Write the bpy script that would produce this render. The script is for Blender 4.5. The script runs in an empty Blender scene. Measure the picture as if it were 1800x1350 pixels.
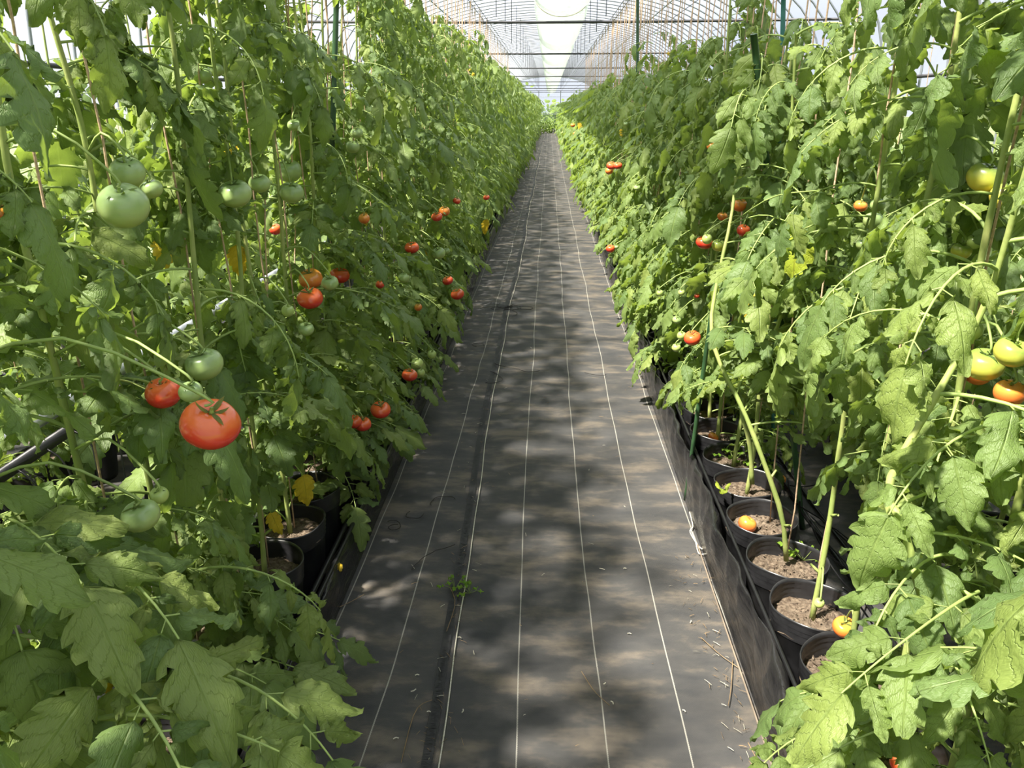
import bpy, math, random
import numpy as np
from mathutils import Vector, Matrix
random.seed(11); RNG = np.random.default_rng(11)
SC = bpy.context.scene
COL = SC.collection

# ---------------------------------------------------------------- camera
F = 1352.0
PITCH = math.atan(487 / 1352); YAW = math.atan(66 / 1352 * math.cos(PITCH))
CAMP = np.array([0.0, 0.0, 1.5])
cam_d = bpy.data.cameras.new('camera'); cam = bpy.data.objects.new('camera', cam_d); COL.objects.link(cam)
cam.location = CAMP; cam.rotation_euler = (math.pi / 2 - PITCH, 0, YAW)
cam_d.sensor_width = 36; cam_d.lens = 36 * F / 1800; cam_d.clip_start = 0.02; cam_d.clip_end = 300
SC.camera = cam

# ---------------------------------------------------------------- light
SC.view_settings.view_transform = 'Standard'; SC.view_settings.look = 'None'
SC.view_settings.gamma = 1; SC.view_settings.use_curve_mapping = False
SC.view_settings.exposure = 0.6
w = bpy.data.worlds.new('sky'); SC.world = w; w.use_nodes = True
nt = w.node_tree; bg = nt.nodes['Background']
g_tc = nt.nodes.new('ShaderNodeTexCoord'); g_n = nt.nodes.new('ShaderNodeTexNoise'); g_n.inputs['Scale'].default_value = 2.5
g_n.inputs['Detail'].default_value = 4
g_r = nt.nodes.new('ShaderNodeValToRGB')
g_r.color_ramp.elements[0].position = .35; g_r.color_ramp.elements[0].color = (.66, .74, .90, 1)
g_r.color_ramp.elements[1].position = .65; g_r.color_ramp.elements[1].color = (.92, .94, 1.0, 1)
nt.links.new(g_tc.outputs['Generated'], g_n.inputs['Vector']); nt.links.new(g_n.outputs['Fac'], g_r.inputs['Fac'])
nt.links.new(g_r.outputs['Color'], bg.inputs['Color']); bg.inputs['Strength'].default_value = .72
sun_d = bpy.data.lights.new('sun', 'SUN'); sun = bpy.data.objects.new('sun', sun_d); COL.objects.link(sun)
sun_d.energy = 12.5; sun_d.angle = math.radians(3.0); sun_d.color = (1.0, .93, .80)
SUN_TO = Vector((-0.42, -0.28, 0.86))
sun.rotation_euler = SUN_TO.to_track_quat('Z', 'Y').to_euler(); sun.location = (-3, 3, 9)
SC.cycles.max_bounces = 4; SC.cycles.diffuse_bounces = 3; SC.cycles.transmission_bounces = 3; SC.cycles.glossy_bounces = 2
SC.cycles.use_adaptive_sampling = True; SC.cycles.adaptive_threshold = 0.05
SC.cycles.transparent_max_bounces = 12; SC.cycles.use_denoising = True
SC.cycles.caustics_reflective = False; SC.cycles.caustics_refractive = False

# ---------------------------------------------------------------- camera maths (pixel of the 1800x1350 photo -> point of the place)
_fw = np.array([-math.sin(YAW) * math.cos(PITCH), math.cos(YAW) * math.cos(PITCH), -math.sin(PITCH)])
_rt = np.array([math.cos(YAW), math.sin(YAW), 0.0]); _up = np.cross(_rt, _fw)
def at(x, y, X=None, Y=None, Z=None, D=None):
    d = _fw + _rt * (x - 900) / F + _up * (675 - y) / F
    if X is not None: t = (X - CAMP[0]) / d[0]
    elif Y is not None: t = (Y - CAMP[1]) / d[1]
    elif Z is not None: t = (Z - CAMP[2]) / d[2]
    else: t = D
    return CAMP + d * t
def proj(P):
    q = np.atleast_2d(P) - CAMP
    z = np.maximum(q @ _fw, 1e-3)
    return 900 + F * (q @ _rt) / z, 675 - F * (q @ _up) / z, q @ _fw

# ---------------------------------------------------------------- materials
def mat(name):
    m = bpy.data.materials.new(name); m.use_nodes = True
    n = m.node_tree.nodes; b = n['Principled BSDF']
    return m, n, m.node_tree.links, b
def N(n, t, **k):
    x = n.new('ShaderNode' + t)
    for a, v in k.items():
        if a in x.inputs: x.inputs[a].default_value = v
        else: setattr(x, a, v)
    return x
def math_n(n, l, op, a, b=None, c=None):
    x = n.new('ShaderNodeMath'); x.operation = op
    for i, v in enumerate((a, b, c)):
        if v is None: continue
        if hasattr(v, 'links') or hasattr(v, 'is_linked'): l.new(v, x.inputs[i])
        else: x.inputs[i].default_value = v
    return x.outputs[0]
def ramp(n, l, fac, stops):
    r = n.new('ShaderNodeValToRGB'); cr = r.color_ramp
    while len(cr.elements) < len(stops): cr.elements.new(.5)
    for e, (p, c) in zip(cr.elements, stops): e.position = p; e.color = (*c, 1)
    l.new(fac, r.inputs['Fac']); return r.outputs['Color']
def mixc(n, l, fac, a, b, blend='MIX'):
    x = n.new('ShaderNodeMix'); x.data_type = 'RGBA'; x.blend_type = blend
    for s, v in ((x.inputs[0], fac), (x.inputs[6], a), (x.inputs[7], b)):
        if hasattr(v, 'is_linked'): l.new(v, s)
        elif isinstance(v, tuple): s.default_value = (*v, 1)
        else: s.default_value = v
    return x.outputs[2]
def bump(n, l, h, b, strength=.5, dist=.002):
    x = n.new('ShaderNodeBump'); x.inputs['Strength'].default_value = strength; x.inputs['Distance'].default_value = dist
    l.new(h, x.inputs['Height']); l.new(x.outputs['Normal'], b.inputs['Normal']); return x
def simple(name, c, rough=.5, var=.0, scale=20, metal=0, spec=.5, bmp=0):
    m, n, l, b = mat(name)
    b.inputs['Roughness'].default_value = rough; b.inputs['Metallic'].default_value = metal
    b.inputs['Specular IOR Level'].default_value = spec
    tc = N(n, 'TexCoord'); t = N(n, 'TexNoise', Scale=scale, Detail=4.0); l.new(tc.outputs['Object'], t.inputs['Vector'])
    d = tuple(max(0, x * (1 - var)) for x in c); u = tuple(min(1, x * (1 + var)) for x in c)
    l.new(ramp(n, l, t.outputs['Fac'], [(.3, d), (.7, u)]), b.inputs['Base Color'])
    if bmp: bump(n, l, t.outputs['Fac'], b, bmp, .003)
    return m

def leaf_material(name, stops, trans, yellow=False, tfac=.38):
    m, n, l, b = mat(name)
    a = N(n, 'Attribute'); a.attribute_name = 'rnd'
    oi = N(n, 'ObjectInfo')
    r = math_n(n, l, 'FRACT', math_n(n, l, 'ADD', a.outputs['Fac'], oi.outputs['Random']))
    col = ramp(n, l, r, stops)
    uv = N(n, 'UVMap'); sp = N(n, 'SeparateXYZ'); l.new(uv.outputs['UV'], sp.inputs[0])
    s = math_n(n, l, 'ABSOLUTE', sp.outputs['X']); t = sp.outputs['Y']
    tn = N(n, 'TexNoise', Scale=9.0, Detail=3.0); l.new(uv.outputs['UV'], tn.inputs['Vector'])
    wob = math_n(n, l, 'MULTIPLY', tn.outputs['Fac'], .16)
    ph = math_n(n, l, 'FRACT', math_n(n, l, 'MULTIPLY', math_n(n, l, 'ADD', math_n(n, l, 'SUBTRACT', t, math_n(n, l, 'MULTIPLY', s, .22)), wob), 7.0))
    dist = math_n(n, l, 'ABSOLUTE', math_n(n, l, 'SUBTRACT', ph, .5))
    side = math_n(n, l, 'SUBTRACT', 1.0, math_n(n, l, 'SMOOTH_MIN', math_n(n, l, 'MULTIPLY', dist, 12.0), 1.0, .2))
    mid = math_n(n, l, 'SUBTRACT', 1.0, math_n(n, l, 'SMOOTH_MIN', math_n(n, l, 'MULTIPLY', s, 16.0), 1.0, .2))
    vein = math_n(n, l, 'MAXIMUM', math_n(n, l, 'MULTIPLY', side, .45), mid)
    vcol = (.40, .36, .05) if yellow else (.30, .40, .12)
    c1 = mixc(n, l, math_n(n, l, 'MULTIPLY', vein, .6), col, vcol)
    mot = N(n, 'TexNoise', Scale=5.0, Detail=5.0); l.new(uv.outputs['UV'], mot.inputs['Vector'])
    c1 = mixc(n, l, math_n(n, l, 'MULTIPLY', mot.outputs['Fac'], .35), c1, tuple(x * .62 for x in stops[0][1]))
    geo = N(n, 'NewGeometry')
    c2 = mixc(n, l, math_n(n, l, 'MULTIPLY', geo.outputs['Backfacing'], .55), c1, (.24, .31, .17) if not yellow else (.5, .42, .1))
    l.new(c2, b.inputs['Base Color']); b.inputs['Roughness'].default_value = .48
    b.inputs['Specular IOR Level'].default_value = .42
    cell = N(n, 'TexVoronoi', Scale=26.0); l.new(uv.outputs['UV'], cell.inputs['Vector'])
    h = math_n(n, l, 'SUBTRACT', math_n(n, l, 'MULTIPLY', math_n(n, l, 'SUBTRACT', 1.0, cell.outputs['Distance']), .35), vein)
    bump(n, l, h, b, .75, .0028)
    tr = N(n, 'BsdfTranslucent'); l.new(mixc(n, l, .55, c1, trans), tr.inputs['Color'])
    mx = N(n, 'MixShader'); mx.inputs[0].default_value = tfac
    l.new(b.outputs[0], mx.inputs[1]); l.new(tr.outputs[0], mx.inputs[2])
    l.new(mx.outputs[0], n['Material Output'].inputs['Surface'])
    return m
M = {}
M['leaf'] = leaf_material('tomato_leaf', [(0, (.130, .205, .068)), (.35, (.165, .245, .074)), (.7, (.215, .295, .080)), (1, (.275, .340, .085))], (.50, .68, .06))
M['leaf_pale'] = leaf_material('tomato_leaf_pale', [(0, (.14, .22, .060)), (.5, (.19, .28, .065)), (1, (.26, .34, .07))], (.48, .68, .04))
M['leaf_yellow'] = leaf_material('yellow_leaf', [(0, (.62, .42, .02)), (1, (.75, .56, .05))], (.9, .6, .03), True, .25)
M['leaf_lime'] = leaf_material('lime_leaf', [(0, (.34, .44, .04)), (1, (.48, .52, .06))], (.7, .75, .04), True, .3)
def stem_material():
    m, n, l, b = mat('tomato_stem')
    tc = N(n, 'TexCoord'); t = N(n, 'TexNoise', Scale=14.0, Detail=5.0); l.new(tc.outputs['Object'], t.inputs['Vector'])
    l.new(ramp(n, l, t.outputs['Fac'], [(.25, (.20, .28, .07)), (.5, (.29, .35, .10)), (.75, (.40, .41, .15))]), b.inputs['Base Color'])
    b.inputs['Roughness'].default_value = .6; b.inputs['Subsurface Weight'].default_value = .0
    f = N(n, 'TexNoise', Scale=160.0, Detail=3.0); l.new(tc.outputs['Object'], f.inputs['Vector']); bump(n, l, f.outputs['Fac'], b, .5, .001)
    return m
M['stem'] = stem_material()
M['stalk'] = simple('leaf_stalk', (.27, .36, .10), .6, .25, 30)
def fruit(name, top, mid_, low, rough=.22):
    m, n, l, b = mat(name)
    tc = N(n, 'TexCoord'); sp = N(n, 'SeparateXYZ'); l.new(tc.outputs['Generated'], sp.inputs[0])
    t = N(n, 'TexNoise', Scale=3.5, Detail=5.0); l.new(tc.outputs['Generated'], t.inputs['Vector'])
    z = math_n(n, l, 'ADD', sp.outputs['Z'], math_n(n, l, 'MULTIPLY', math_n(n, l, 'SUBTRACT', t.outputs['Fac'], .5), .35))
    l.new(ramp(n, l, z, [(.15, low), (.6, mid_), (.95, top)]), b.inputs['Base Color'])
    b.inputs['Roughness'].default_value = rough; b.inputs['Specular IOR Level'].default_value = .5
    b.inputs['Coat Weight'].default_value = .25; b.inputs['Coat Roughness'].default_value = .12
    return m
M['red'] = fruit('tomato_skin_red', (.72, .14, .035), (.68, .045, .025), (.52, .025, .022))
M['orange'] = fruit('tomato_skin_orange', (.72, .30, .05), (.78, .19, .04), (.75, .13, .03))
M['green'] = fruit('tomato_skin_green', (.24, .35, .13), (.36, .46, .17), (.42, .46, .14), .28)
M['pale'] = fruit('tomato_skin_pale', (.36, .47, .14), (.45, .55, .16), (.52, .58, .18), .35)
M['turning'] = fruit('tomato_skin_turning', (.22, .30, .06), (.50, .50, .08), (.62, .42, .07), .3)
M['twine'] = simple('jute_twine', (.52, .36, .24), .85, .3, 120, bmp=.5)
M['cord'] = simple('white_cord', (.60, .57, .48), .8, .2, 200)
M['pot'] = simple('black_pot_plastic', (.020, .020, .022), .34, .4, 25, spec=.6, bmp=.1)
M['hose'] = simple('black_hose', (.010, .010, .011), .38, .3, 15)
M['pipe'] = simple('galvanised_pipe', (.46, .48, .50), .38, .18, 18, metal=.65)
M['hoop'] = simple('hoop_steel', (.30, .32, .36), .45, .15, 8, metal=.5)
M['dark_steel'] = simple('dark_steel', (.055, .055, .06), .5, .2, 8, metal=.4)
M['stake'] = simple('green_stake', (.030, .075, .030), .4, .3, 12)
M['stake_teal'] = simple('teal_stake', (.05, .17, .16), .4, .2, 12)
M['straw'] = simple('dry_straw', (.25, .17, .09), .85, .35, 40)
M['bits'] = simple('pale_bits', (.62, .58, .46), .8, .2, 40)
M['root'] = simple('black_root', (.018, .015, .012), .8, .3, 40)
M['fray'] = simple('frayed_fibre', (.020, .020, .021), .6, .4, 60)
M['flower'] = simple('tomato_flower', (.80, .58, .04), .6, .2, 40)
M['weed'] = leaf_material('weed_leaf', [(0, (.20, .40, .03)), (1, (.30, .48, .05))], (.5, .8, .05))
M['grass'] = simple('grass_blade', (.16, .30, .07), .6, .35, 12)
M['wood'] = simple('old_wood', (.20, .16, .12), .8, .3, 12)
M['backdrop'] = simple('far_foliage', (.10, .17, .05), .8, .6, 3, bmp=.8)
def soil():
    m, n, l, b = mat('potting_soil')
    tc = N(n, 'TexCoord'); t = N(n, 'TexNoise', Scale=60.0, Detail=8.0, Roughness=.75); l.new(tc.outputs['Object'], t.inputs['Vector'])
    v = N(n, 'TexVoronoi', Scale=140.0); l.new(tc.outputs['Object'], v.inputs['Vector'])
    c = ramp(n, l, t.outputs['Fac'], [(.3, (.045, .030, .020)), (.5, (.15, .105, .070)), (.72, (.30, .235, .17))])
    c = mixc(n, l, .35, c, ramp(n, l, v.outputs['Color'], [(.2, (.05, .03, .02)), (.8, (.36, .29, .21))]))
    l.new(c, b.inputs['Base Color']); b.inputs['Roughness'].default_value = .95
    bump(n, l, t.outputs['Fac'], b, 1, .01); return m
M['soil'] = soil()
LINES = [-.615, -.405, -.085, .135, .345, .555]
def fabric():
    m, n, l, b = mat('weed_control_fabric')
    geo = N(n, 'NewGeometry'); sp = N(n, 'SeparateXYZ'); l.new(geo.outputs['Position'], sp.inputs[0])
    X, Y = sp.outputs['X'], sp.outputs['Y']
    mp = N(n, 'Mapping'); mp.inputs['Scale'].default_value = (3.0, 7.0, 1); l.new(geo.outputs['Position'], mp.inputs['Vector'])
    d = N(n, 'TexNoise', Scale=1.3, Detail=6.0, Roughness=.62); l.new(mp.outputs[0], d.inputs['Vector'])
    c = ramp(n, l, d.outputs['Fac'], [(.32, (.050, .051, .054)), (.50, (.078, .075, .072)), (.66, (.185, .155, .122))])
    d2 = N(n, 'TexNoise', Scale=45.0, Detail=5.0, Roughness=.7); l.new(geo.outputs['Position'], d2.inputs['Vector'])
    c = mixc(n, l, math_n(n, l, 'MULTIPLY', d2.outputs['Fac'], .30), c, (.022, .022, .024))
    wx = math_n(n, l, 'SINE', math_n(n, l, 'MULTIPLY', X, 1500.0)); wy = math_n(n, l, 'SINE', math_n(n, l, 'MULTIPLY', Y, 1100.0))
    wv = math_n(n, l, 'MULTIPLY', wx, wy)
    c = mixc(n, l, math_n(n, l, 'MULTIPLY_ADD', wv, .16, .16), c, (.03, .03, .032))
    line = None
    nz = N(n, 'TexNoise', Scale=.9, Detail=2.0, noise_dimensions='1D'); l.new(Y, nz.inputs['W'])
    nz2 = N(n, 'TexNoise', Scale=.55, Detail=2.0, noise_dimensions='1D'); l.new(math_n(n, l, 'ADD', Y, 40.0), nz2.inputs['W'])
    for i, x0 in enumerate(LINES):
        src = (nz if i % 2 else nz2).outputs['Fac']
        off = math_n(n, l, 'MULTIPLY_ADD', src, .034, x0 - .017)
        drift = math_n(n, l, 'POWER', 2.718, math_n(n, l, 'MULTIPLY_ADD', Y, -1.1, 1.5))
        off = math_n(n, l, 'ADD', off, math_n(n, l, 'MULTIPLY', drift, -.035 if x0 < -.2 else .034))
        off = math_n(n, l, 'ADD', off, math_n(n, l, 'MULTIPLY', math_n(n, l, 'SINE', math_n(n, l, 'MULTIPLY', Y, 1050.0)), .0004))
        e = math_n(n, l, 'LESS_THAN', math_n(n, l, 'ABSOLUTE', math_n(n, l, 'SUBTRACT', X, off)), .0018)
        line = e if line is None else math_n(n, l, 'MAXIMUM', line, e)
    dash = math_n(n, l, 'MULTIPLY_ADD', math_n(n, l, 'SINE', math_n(n, l, 'MULTIPLY', Y, 1050.0)), .12, .74)
    c = mixc(n, l, math_n(n, l, 'MULTIPLY', line, dash), c, (.38, .365, .32))
    l.new(c, b.inputs['Base Color']); b.inputs['Roughness'].default_value = .72; b.inputs['Specular IOR Level'].default_value = .3
    h = math_n(n, l, 'ADD', math_n(n, l, 'MULTIPLY', wv, .12), math_n(n, l, 'MULTIPLY', d.outputs['Fac'], 2.0))
    bump(n, l, h, b, .5, .004)
    return m
M['fabric'] = fabric()
def black_film():
    m, n, l, b = mat('black_plastic_film')
    geo = N(n, 'NewGeometry'); mp = N(n, 'Mapping'); mp.inputs['Scale'].default_value = (6, 1.8, 7); l.new(geo.outputs['Position'], mp.inputs['Vector'])
    t = N(n, 'TexNoise', Scale=2.6, Detail=6.0, Distortion=1.2); l.new(mp.outputs[0], t.inputs['Vector'])
    l.new(ramp(n, l, t.outputs['Fac'], [(.35, (.007, .007, .008)), (.7, (.022, .021, .021))]), b.inputs['Base Color'])
    b.inputs['Roughness'].default_value = .20; bump(n, l, t.outputs['Fac'], b, .7, .02); return m
M['film'] = black_film()
def clear_film(name, transp, tint, stripes=0):
    m, n, l, b = mat(name)
    b.inputs['Base Color'].default_value = (*tint, 1); b.inputs['Roughness'].default_value = .25
    tr = N(n, 'BsdfTransparent'); tl = N(n, 'BsdfTranslucent'); tl.inputs['Color'].default_value = (*tint, 1)
    tr.inputs['Color'].default_value = (.97, .98, 1, 1)
    m1 = N(n, 'MixShader'); m1.inputs[0].default_value = .75; l.new(b.outputs[0], m1.inputs[1]); l.new(tl.outputs[0], m1.inputs[2])
    m2 = N(n, 'MixShader'); m2.inputs[0].default_value = transp; l.new(m1.outputs[0], m2.inputs[1]); l.new(tr.outputs[0], m2.inputs[2])
    if False:
        geo = N(n, 'NewGeometry'); sp = N(n, 'SeparateXYZ'); l.new(geo.outputs['Position'], sp.inputs[0])
        t = N(n, 'TexNoise', Scale=4.0, Detail=3.0); l.new(geo.outputs['Position'], t.inputs['Vector'])
        s = math_n(n, l, 'SINE', math_n(n, l, 'ADD', math_n(n, l, 'MULTIPLY', sp.outputs['Z'], stripes), math_n(n, l, 'MULTIPLY', t.outputs['Fac'], 5)))
        l.new(math_n(n, l, 'MULTIPLY_ADD', s, .08, transp), m2.inputs[0])
    l.new(m2.outputs[0], n['Material Output'].inputs['Surface']); return m
M['roof_film'] = clear_film('greenhouse_film', .86, (.62, .66, .78), 60)
M['duct'] = clear_film('duct_film', .45, (.55, .60, .54))

# ---------------------------------------------------------------- mesh builder (numpy)
class MB:
    def __init__(s): s.v = []; s.f = []; s.m = []; s.uv = []; s.r = []; s.n = 0
    def add(s, v, q, mat_i=0, uv=None, rnd=0.0):
        v = np.asarray(v, float).reshape(-1, 3); q = np.asarray(q, int)
        s.v.append(v); s.f.append((q + s.n)); s.m.append(np.full(len(q), mat_i)); s.n += len(v)
        s.uv.append(np.zeros((len(v), 2)) if uv is None else uv); s.r.append(np.full(len(v), rnd) if np.isscalar(rnd) else rnd)
    def merge(s, o, R=np.eye(3), t=(0, 0, 0), rshift=0.0):
        for v, f, m, uv, r in zip(o.v, o.f, o.m, o.uv, o.r): pass
        V = np.concatenate(o.v) @ np.asarray(R).T + np.asarray(t)
        q4 = [f for f in o.f]
        s.v.append(V)
        for f, m in zip(o.f, o.m): s.f.append(f + s.n); s.m.append(m)
        s.uv.append(np.concatenate(o.uv)); s.r.append(np.concatenate(o.r) + rshift); s.n += len(V)
    def mesh(s, name, mats, smooth=True):
        me = bpy.data.meshes.new(name)
        if not s.v: return me
        V = np.concatenate(s.v); quads = [f for f in s.f if f.shape[1] == 4]; tris = [f for f in s.f if f.shape[1] == 3]
        mi = np.concatenate([m for f, m in zip(s.f, s.m) if f.shape[1] == 4] + [m for f, m in zip(s.f, s.m) if f.shape[1] == 3])
        loops = np.concatenate([f.ravel() for f in quads + tris]); nq = sum(len(f) for f in quads); ntr = sum(len(f) for f in tris)
        me.vertices.add(len(V)); me.vertices.foreach_set('co', V.ravel().astype(np.float32))
        me.loops.add(len(loops)); me.loops.foreach_set('vertex_index', loops.astype(np.int32))
        me.polygons.add(nq + ntr)
        st = np.concatenate([np.arange(nq) * 4, nq * 4 + np.arange(ntr) * 3]); me.polygons.foreach_set('loop_start', st.astype(np.int32))
        me.polygons.foreach_set('material_index', mi.astype(np.int32))
        me.polygons.foreach_set('use_smooth', np.full(nq + ntr, smooth))
        uvl = me.uv_layers.new(name='UVMap'); uvl.data.foreach_set('uv', np.concatenate(s.uv)[loops].ravel().astype(np.float32))
        at_ = me.attributes.new('rnd', 'FLOAT', 'POINT'); at_.data.foreach_set('value', np.concatenate(s.r).astype(np.float32))
        for m in mats: me.materials.append(m)
        me.update(calc_edges=True); return me

def link(name, data, parent=None, loc=None, R=None, **props):
    o = bpy.data.objects.new(name, data); COL.objects.link(o)
    if loc is not None: o.location = tuple(float(x) for x in loc)
    if R is not None: o.rotation_euler = R
    if parent is not None: o.parent = parent
    for k, v in props.items():
        if v is not None: o[k] = v
    return o
def obj(name, mb, mats, parent=None, smooth=True, **props):
    return link(name, mb.mesh(name, mats if isinstance(mats, (list, tuple)) else [mats], smooth), parent, **props)
def grid_q(a, b, wrap=False):
    q = []
    i = np.arange(a - 1)[:, None]; j = np.arange(b if wrap else b - 1)[None, :]
    j2 = (j + 1) % b
    q = np.stack([i * b + j, (i + 1) * b + j, (i + 1) * b + j2, i * b + j2], -1).reshape(-1, 4)
    return q
def tube(mb, pts, rad, k=6, mi=0, rnd=0.0, caps=True):
    P = np.asarray(pts, float); n = len(P); r = np.full(n, rad) if np.isscalar(rad) else np.asarray(rad, float)
    T = np.gradient(P, axis=0); T /= np.linalg.norm(T, axis=1)[:, None] + 1e-12
    u = np.cross(T[0], [0, 0, 1.0]);
    if np.linalg.norm(u) < .1: u = np.cross(T[0], [0, 1.0, 0])
    u /= np.linalg.norm(u); V = []
    a = np.arange(k) * 2 * np.pi / k
    for i in range(n):
        u = u - T[i] * (u @ T[i]); u /= np.linalg.norm(u) + 1e-12; w_ = np.cross(T[i], u)
        V.append(P[i] + r[i] * (np.cos(a)[:, None] * u + np.sin(a)[:, None] * w_))
    V = np.concatenate(V); uv = np.stack([np.tile(a / 6.3, n), np.repeat(np.linspace(0, 1, n), k)], -1)
    mb.add(V, grid_q(n, k, True), mi, uv, rnd)
    if caps:
        for base, c in ((0, P[0]), ((n - 1) * k, P[-1])):
            b = mb.n; mb.add([c], np.zeros((0, 3), int), mi)
            off = b - n * k if base == 0 else b - 1 - n * k
            idx = off + base + np.arange(k)
            tri = np.stack([np.full(k, b), idx, np.roll(idx, -1)], -1)
            mb.f[-1] = tri; mb.m[-1] = np.full(k, mi)
def spline(pts, n):
    P = np.asarray(pts, float); t = np.linspace(0, len(P) - 1, n); out = []
    for x in t:
        i = min(int(x), len(P) - 2); f = x - i
        p0 = P[max(i - 1, 0)]; p1 = P[i]; p2 = P[i + 1]; p3 = P[min(i + 2, len(P) - 1)]
        out.append(.5 * ((2 * p1) + (-p0 + p2) * f + (2 * p0 - 5 * p1 + 4 * p2 - p3) * f * f + (-p0 + 3 * p1 - 3 * p2 + p3) * f ** 3))
    return np.array(out)
def box(mb, a, b, mi=0):
    x0, y0, z0 = a; x1, y1, z1 = b
    v = [(x0, y0, z0), (x1, y0, z0), (x1, y1, z0), (x0, y1, z0), (x0, y0, z1), (x1, y0, z1), (x1, y1, z1), (x0, y1, z1)]
    mb.add(v, [(0, 3, 2, 1), (4, 5, 6, 7), (0, 1, 5, 4), (1, 2, 6, 5), (2, 3, 7, 6), (3, 0, 4, 7)], mi)

# ---------------------------------------------------------------- leaves
def leaflet(mb, base, d, n0, L, W, lobes, m, rnd, bend=.5, roll=.5, twist=0., amp=.0025, tooth=.26, mi=0):
    """one leaflet: base point, direction d, rough normal n0, length, half width"""
    q4 = 4 if m >= 6 else 3
    seg = lobes * q4 if lobes else 4
    t = np.linspace(0, 1, seg + 1)
    w0 = t ** .46 * (1 - t) ** .86; w0 = w0 / .48 * W
    d = d / np.linalg.norm(d); y = np.cross(n0, d)
    if np.linalg.norm(y) < .05: y = np.cross([1, .3, 0], d)
    y /= np.linalg.norm(y); nz = np.cross(d, y)
    th = -bend * t ** 1.1
    dx = np.cos(th); dz = np.sin(th)
    cx = np.concatenate([[0], np.cumsum((dx[1:] + dx[:-1]) / 2)]) * L / seg
    cz = np.concatenate([[0], np.cumsum((dz[1:] + dz[:-1]) / 2)]) * L / seg
    s = np.linspace(-1, 1, m + 1)[None, :]
    if lobes:
        ph = np.arange(seg + 1) % q4; lb = np.arange(seg + 1) // q4
        jit = .55 + .9 * np.abs(np.sin(lb * 2.3 + rnd * 31 + np.array([[0], [1.7]])))          # unequal lobes, each side its own
        tv = tooth * jit * (1.15 - .6 * t)
        prof = np.array([1.0, .42, .12, .0] if q4 == 4 else [1.0, .4, 0.0])[ph]
        fs = 1 - tv * prof; shs = np.array([-.010, -.002, .012, .034] if q4 == 4 else [-.015, .0, .04])[ph] * jit
        f = np.repeat(fs.T, [1, 1], 1); sh = shs.T
        f = np.concatenate([np.repeat(f[:, :1], m // 2, 1), np.ones((seg + 1, 1)), np.repeat(f[:, 1:], m - m // 2, 1)], 1)
        sh = np.concatenate([np.repeat(sh[:, :1], m // 2, 1), np.zeros((seg + 1, 1)), np.repeat(sh[:, 1:], m - m // 2, 1)], 1)
    else:
        f = np.ones((seg + 1, 1)); sh = np.zeros((seg + 1, 1))
    edge = np.abs(s) > .99
    ww = np.where(edge, w0[:, None] * f, w0[:, None])
    k = roll + 1e-3
    ang = k * s + twist * t[:, None]
    yy = ww * (np.sin(k * s) / k); zz = -ww * (1 - np.cos(k * s)) / k * np.sign(1)
    if amp: zz = zz - amp * np.abs(np.sin(np.pi * (lobes * t[:, None] - np.abs(s) * 1.1) + rnd * 3)) * np.abs(s) ** .6 * 1.3 + amp * 1.9 * np.sin(t[:, None] * 9 + s * 2.4 + rnd * 20) * np.abs(s) - amp * .8 * (1 - np.abs(s)) ** 3
    ct, st_ = np.cos(twist * t)[:, None], np.sin(twist * t)[:, None]
    yy, zz = yy * ct - zz * st_, yy * st_ + zz * ct
    xx = cx[:, None] + np.where(edge, sh * L, 0) * np.cos(th)[:, None] - zz * np.sin(th)[:, None]
    z2 = cz[:, None] + zz * np.cos(th)[:, None] + np.where(edge, sh * L, 0) * np.sin(th)[:, None]
    V = base + xx[..., None] * d + yy[..., None] * y + z2[..., None] * nz
    uv = np.stack([np.broadcast_to(s, yy.shape), np.broadcast_to(t[:, None], yy.shape)], -1).reshape(-1, 2)
    mb.add(V.reshape(-1, 3), grid_q(seg + 1, m + 1), mi, uv, rnd)
    return V[seg // 2, m // 2], V[-1, m // 2]

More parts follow.
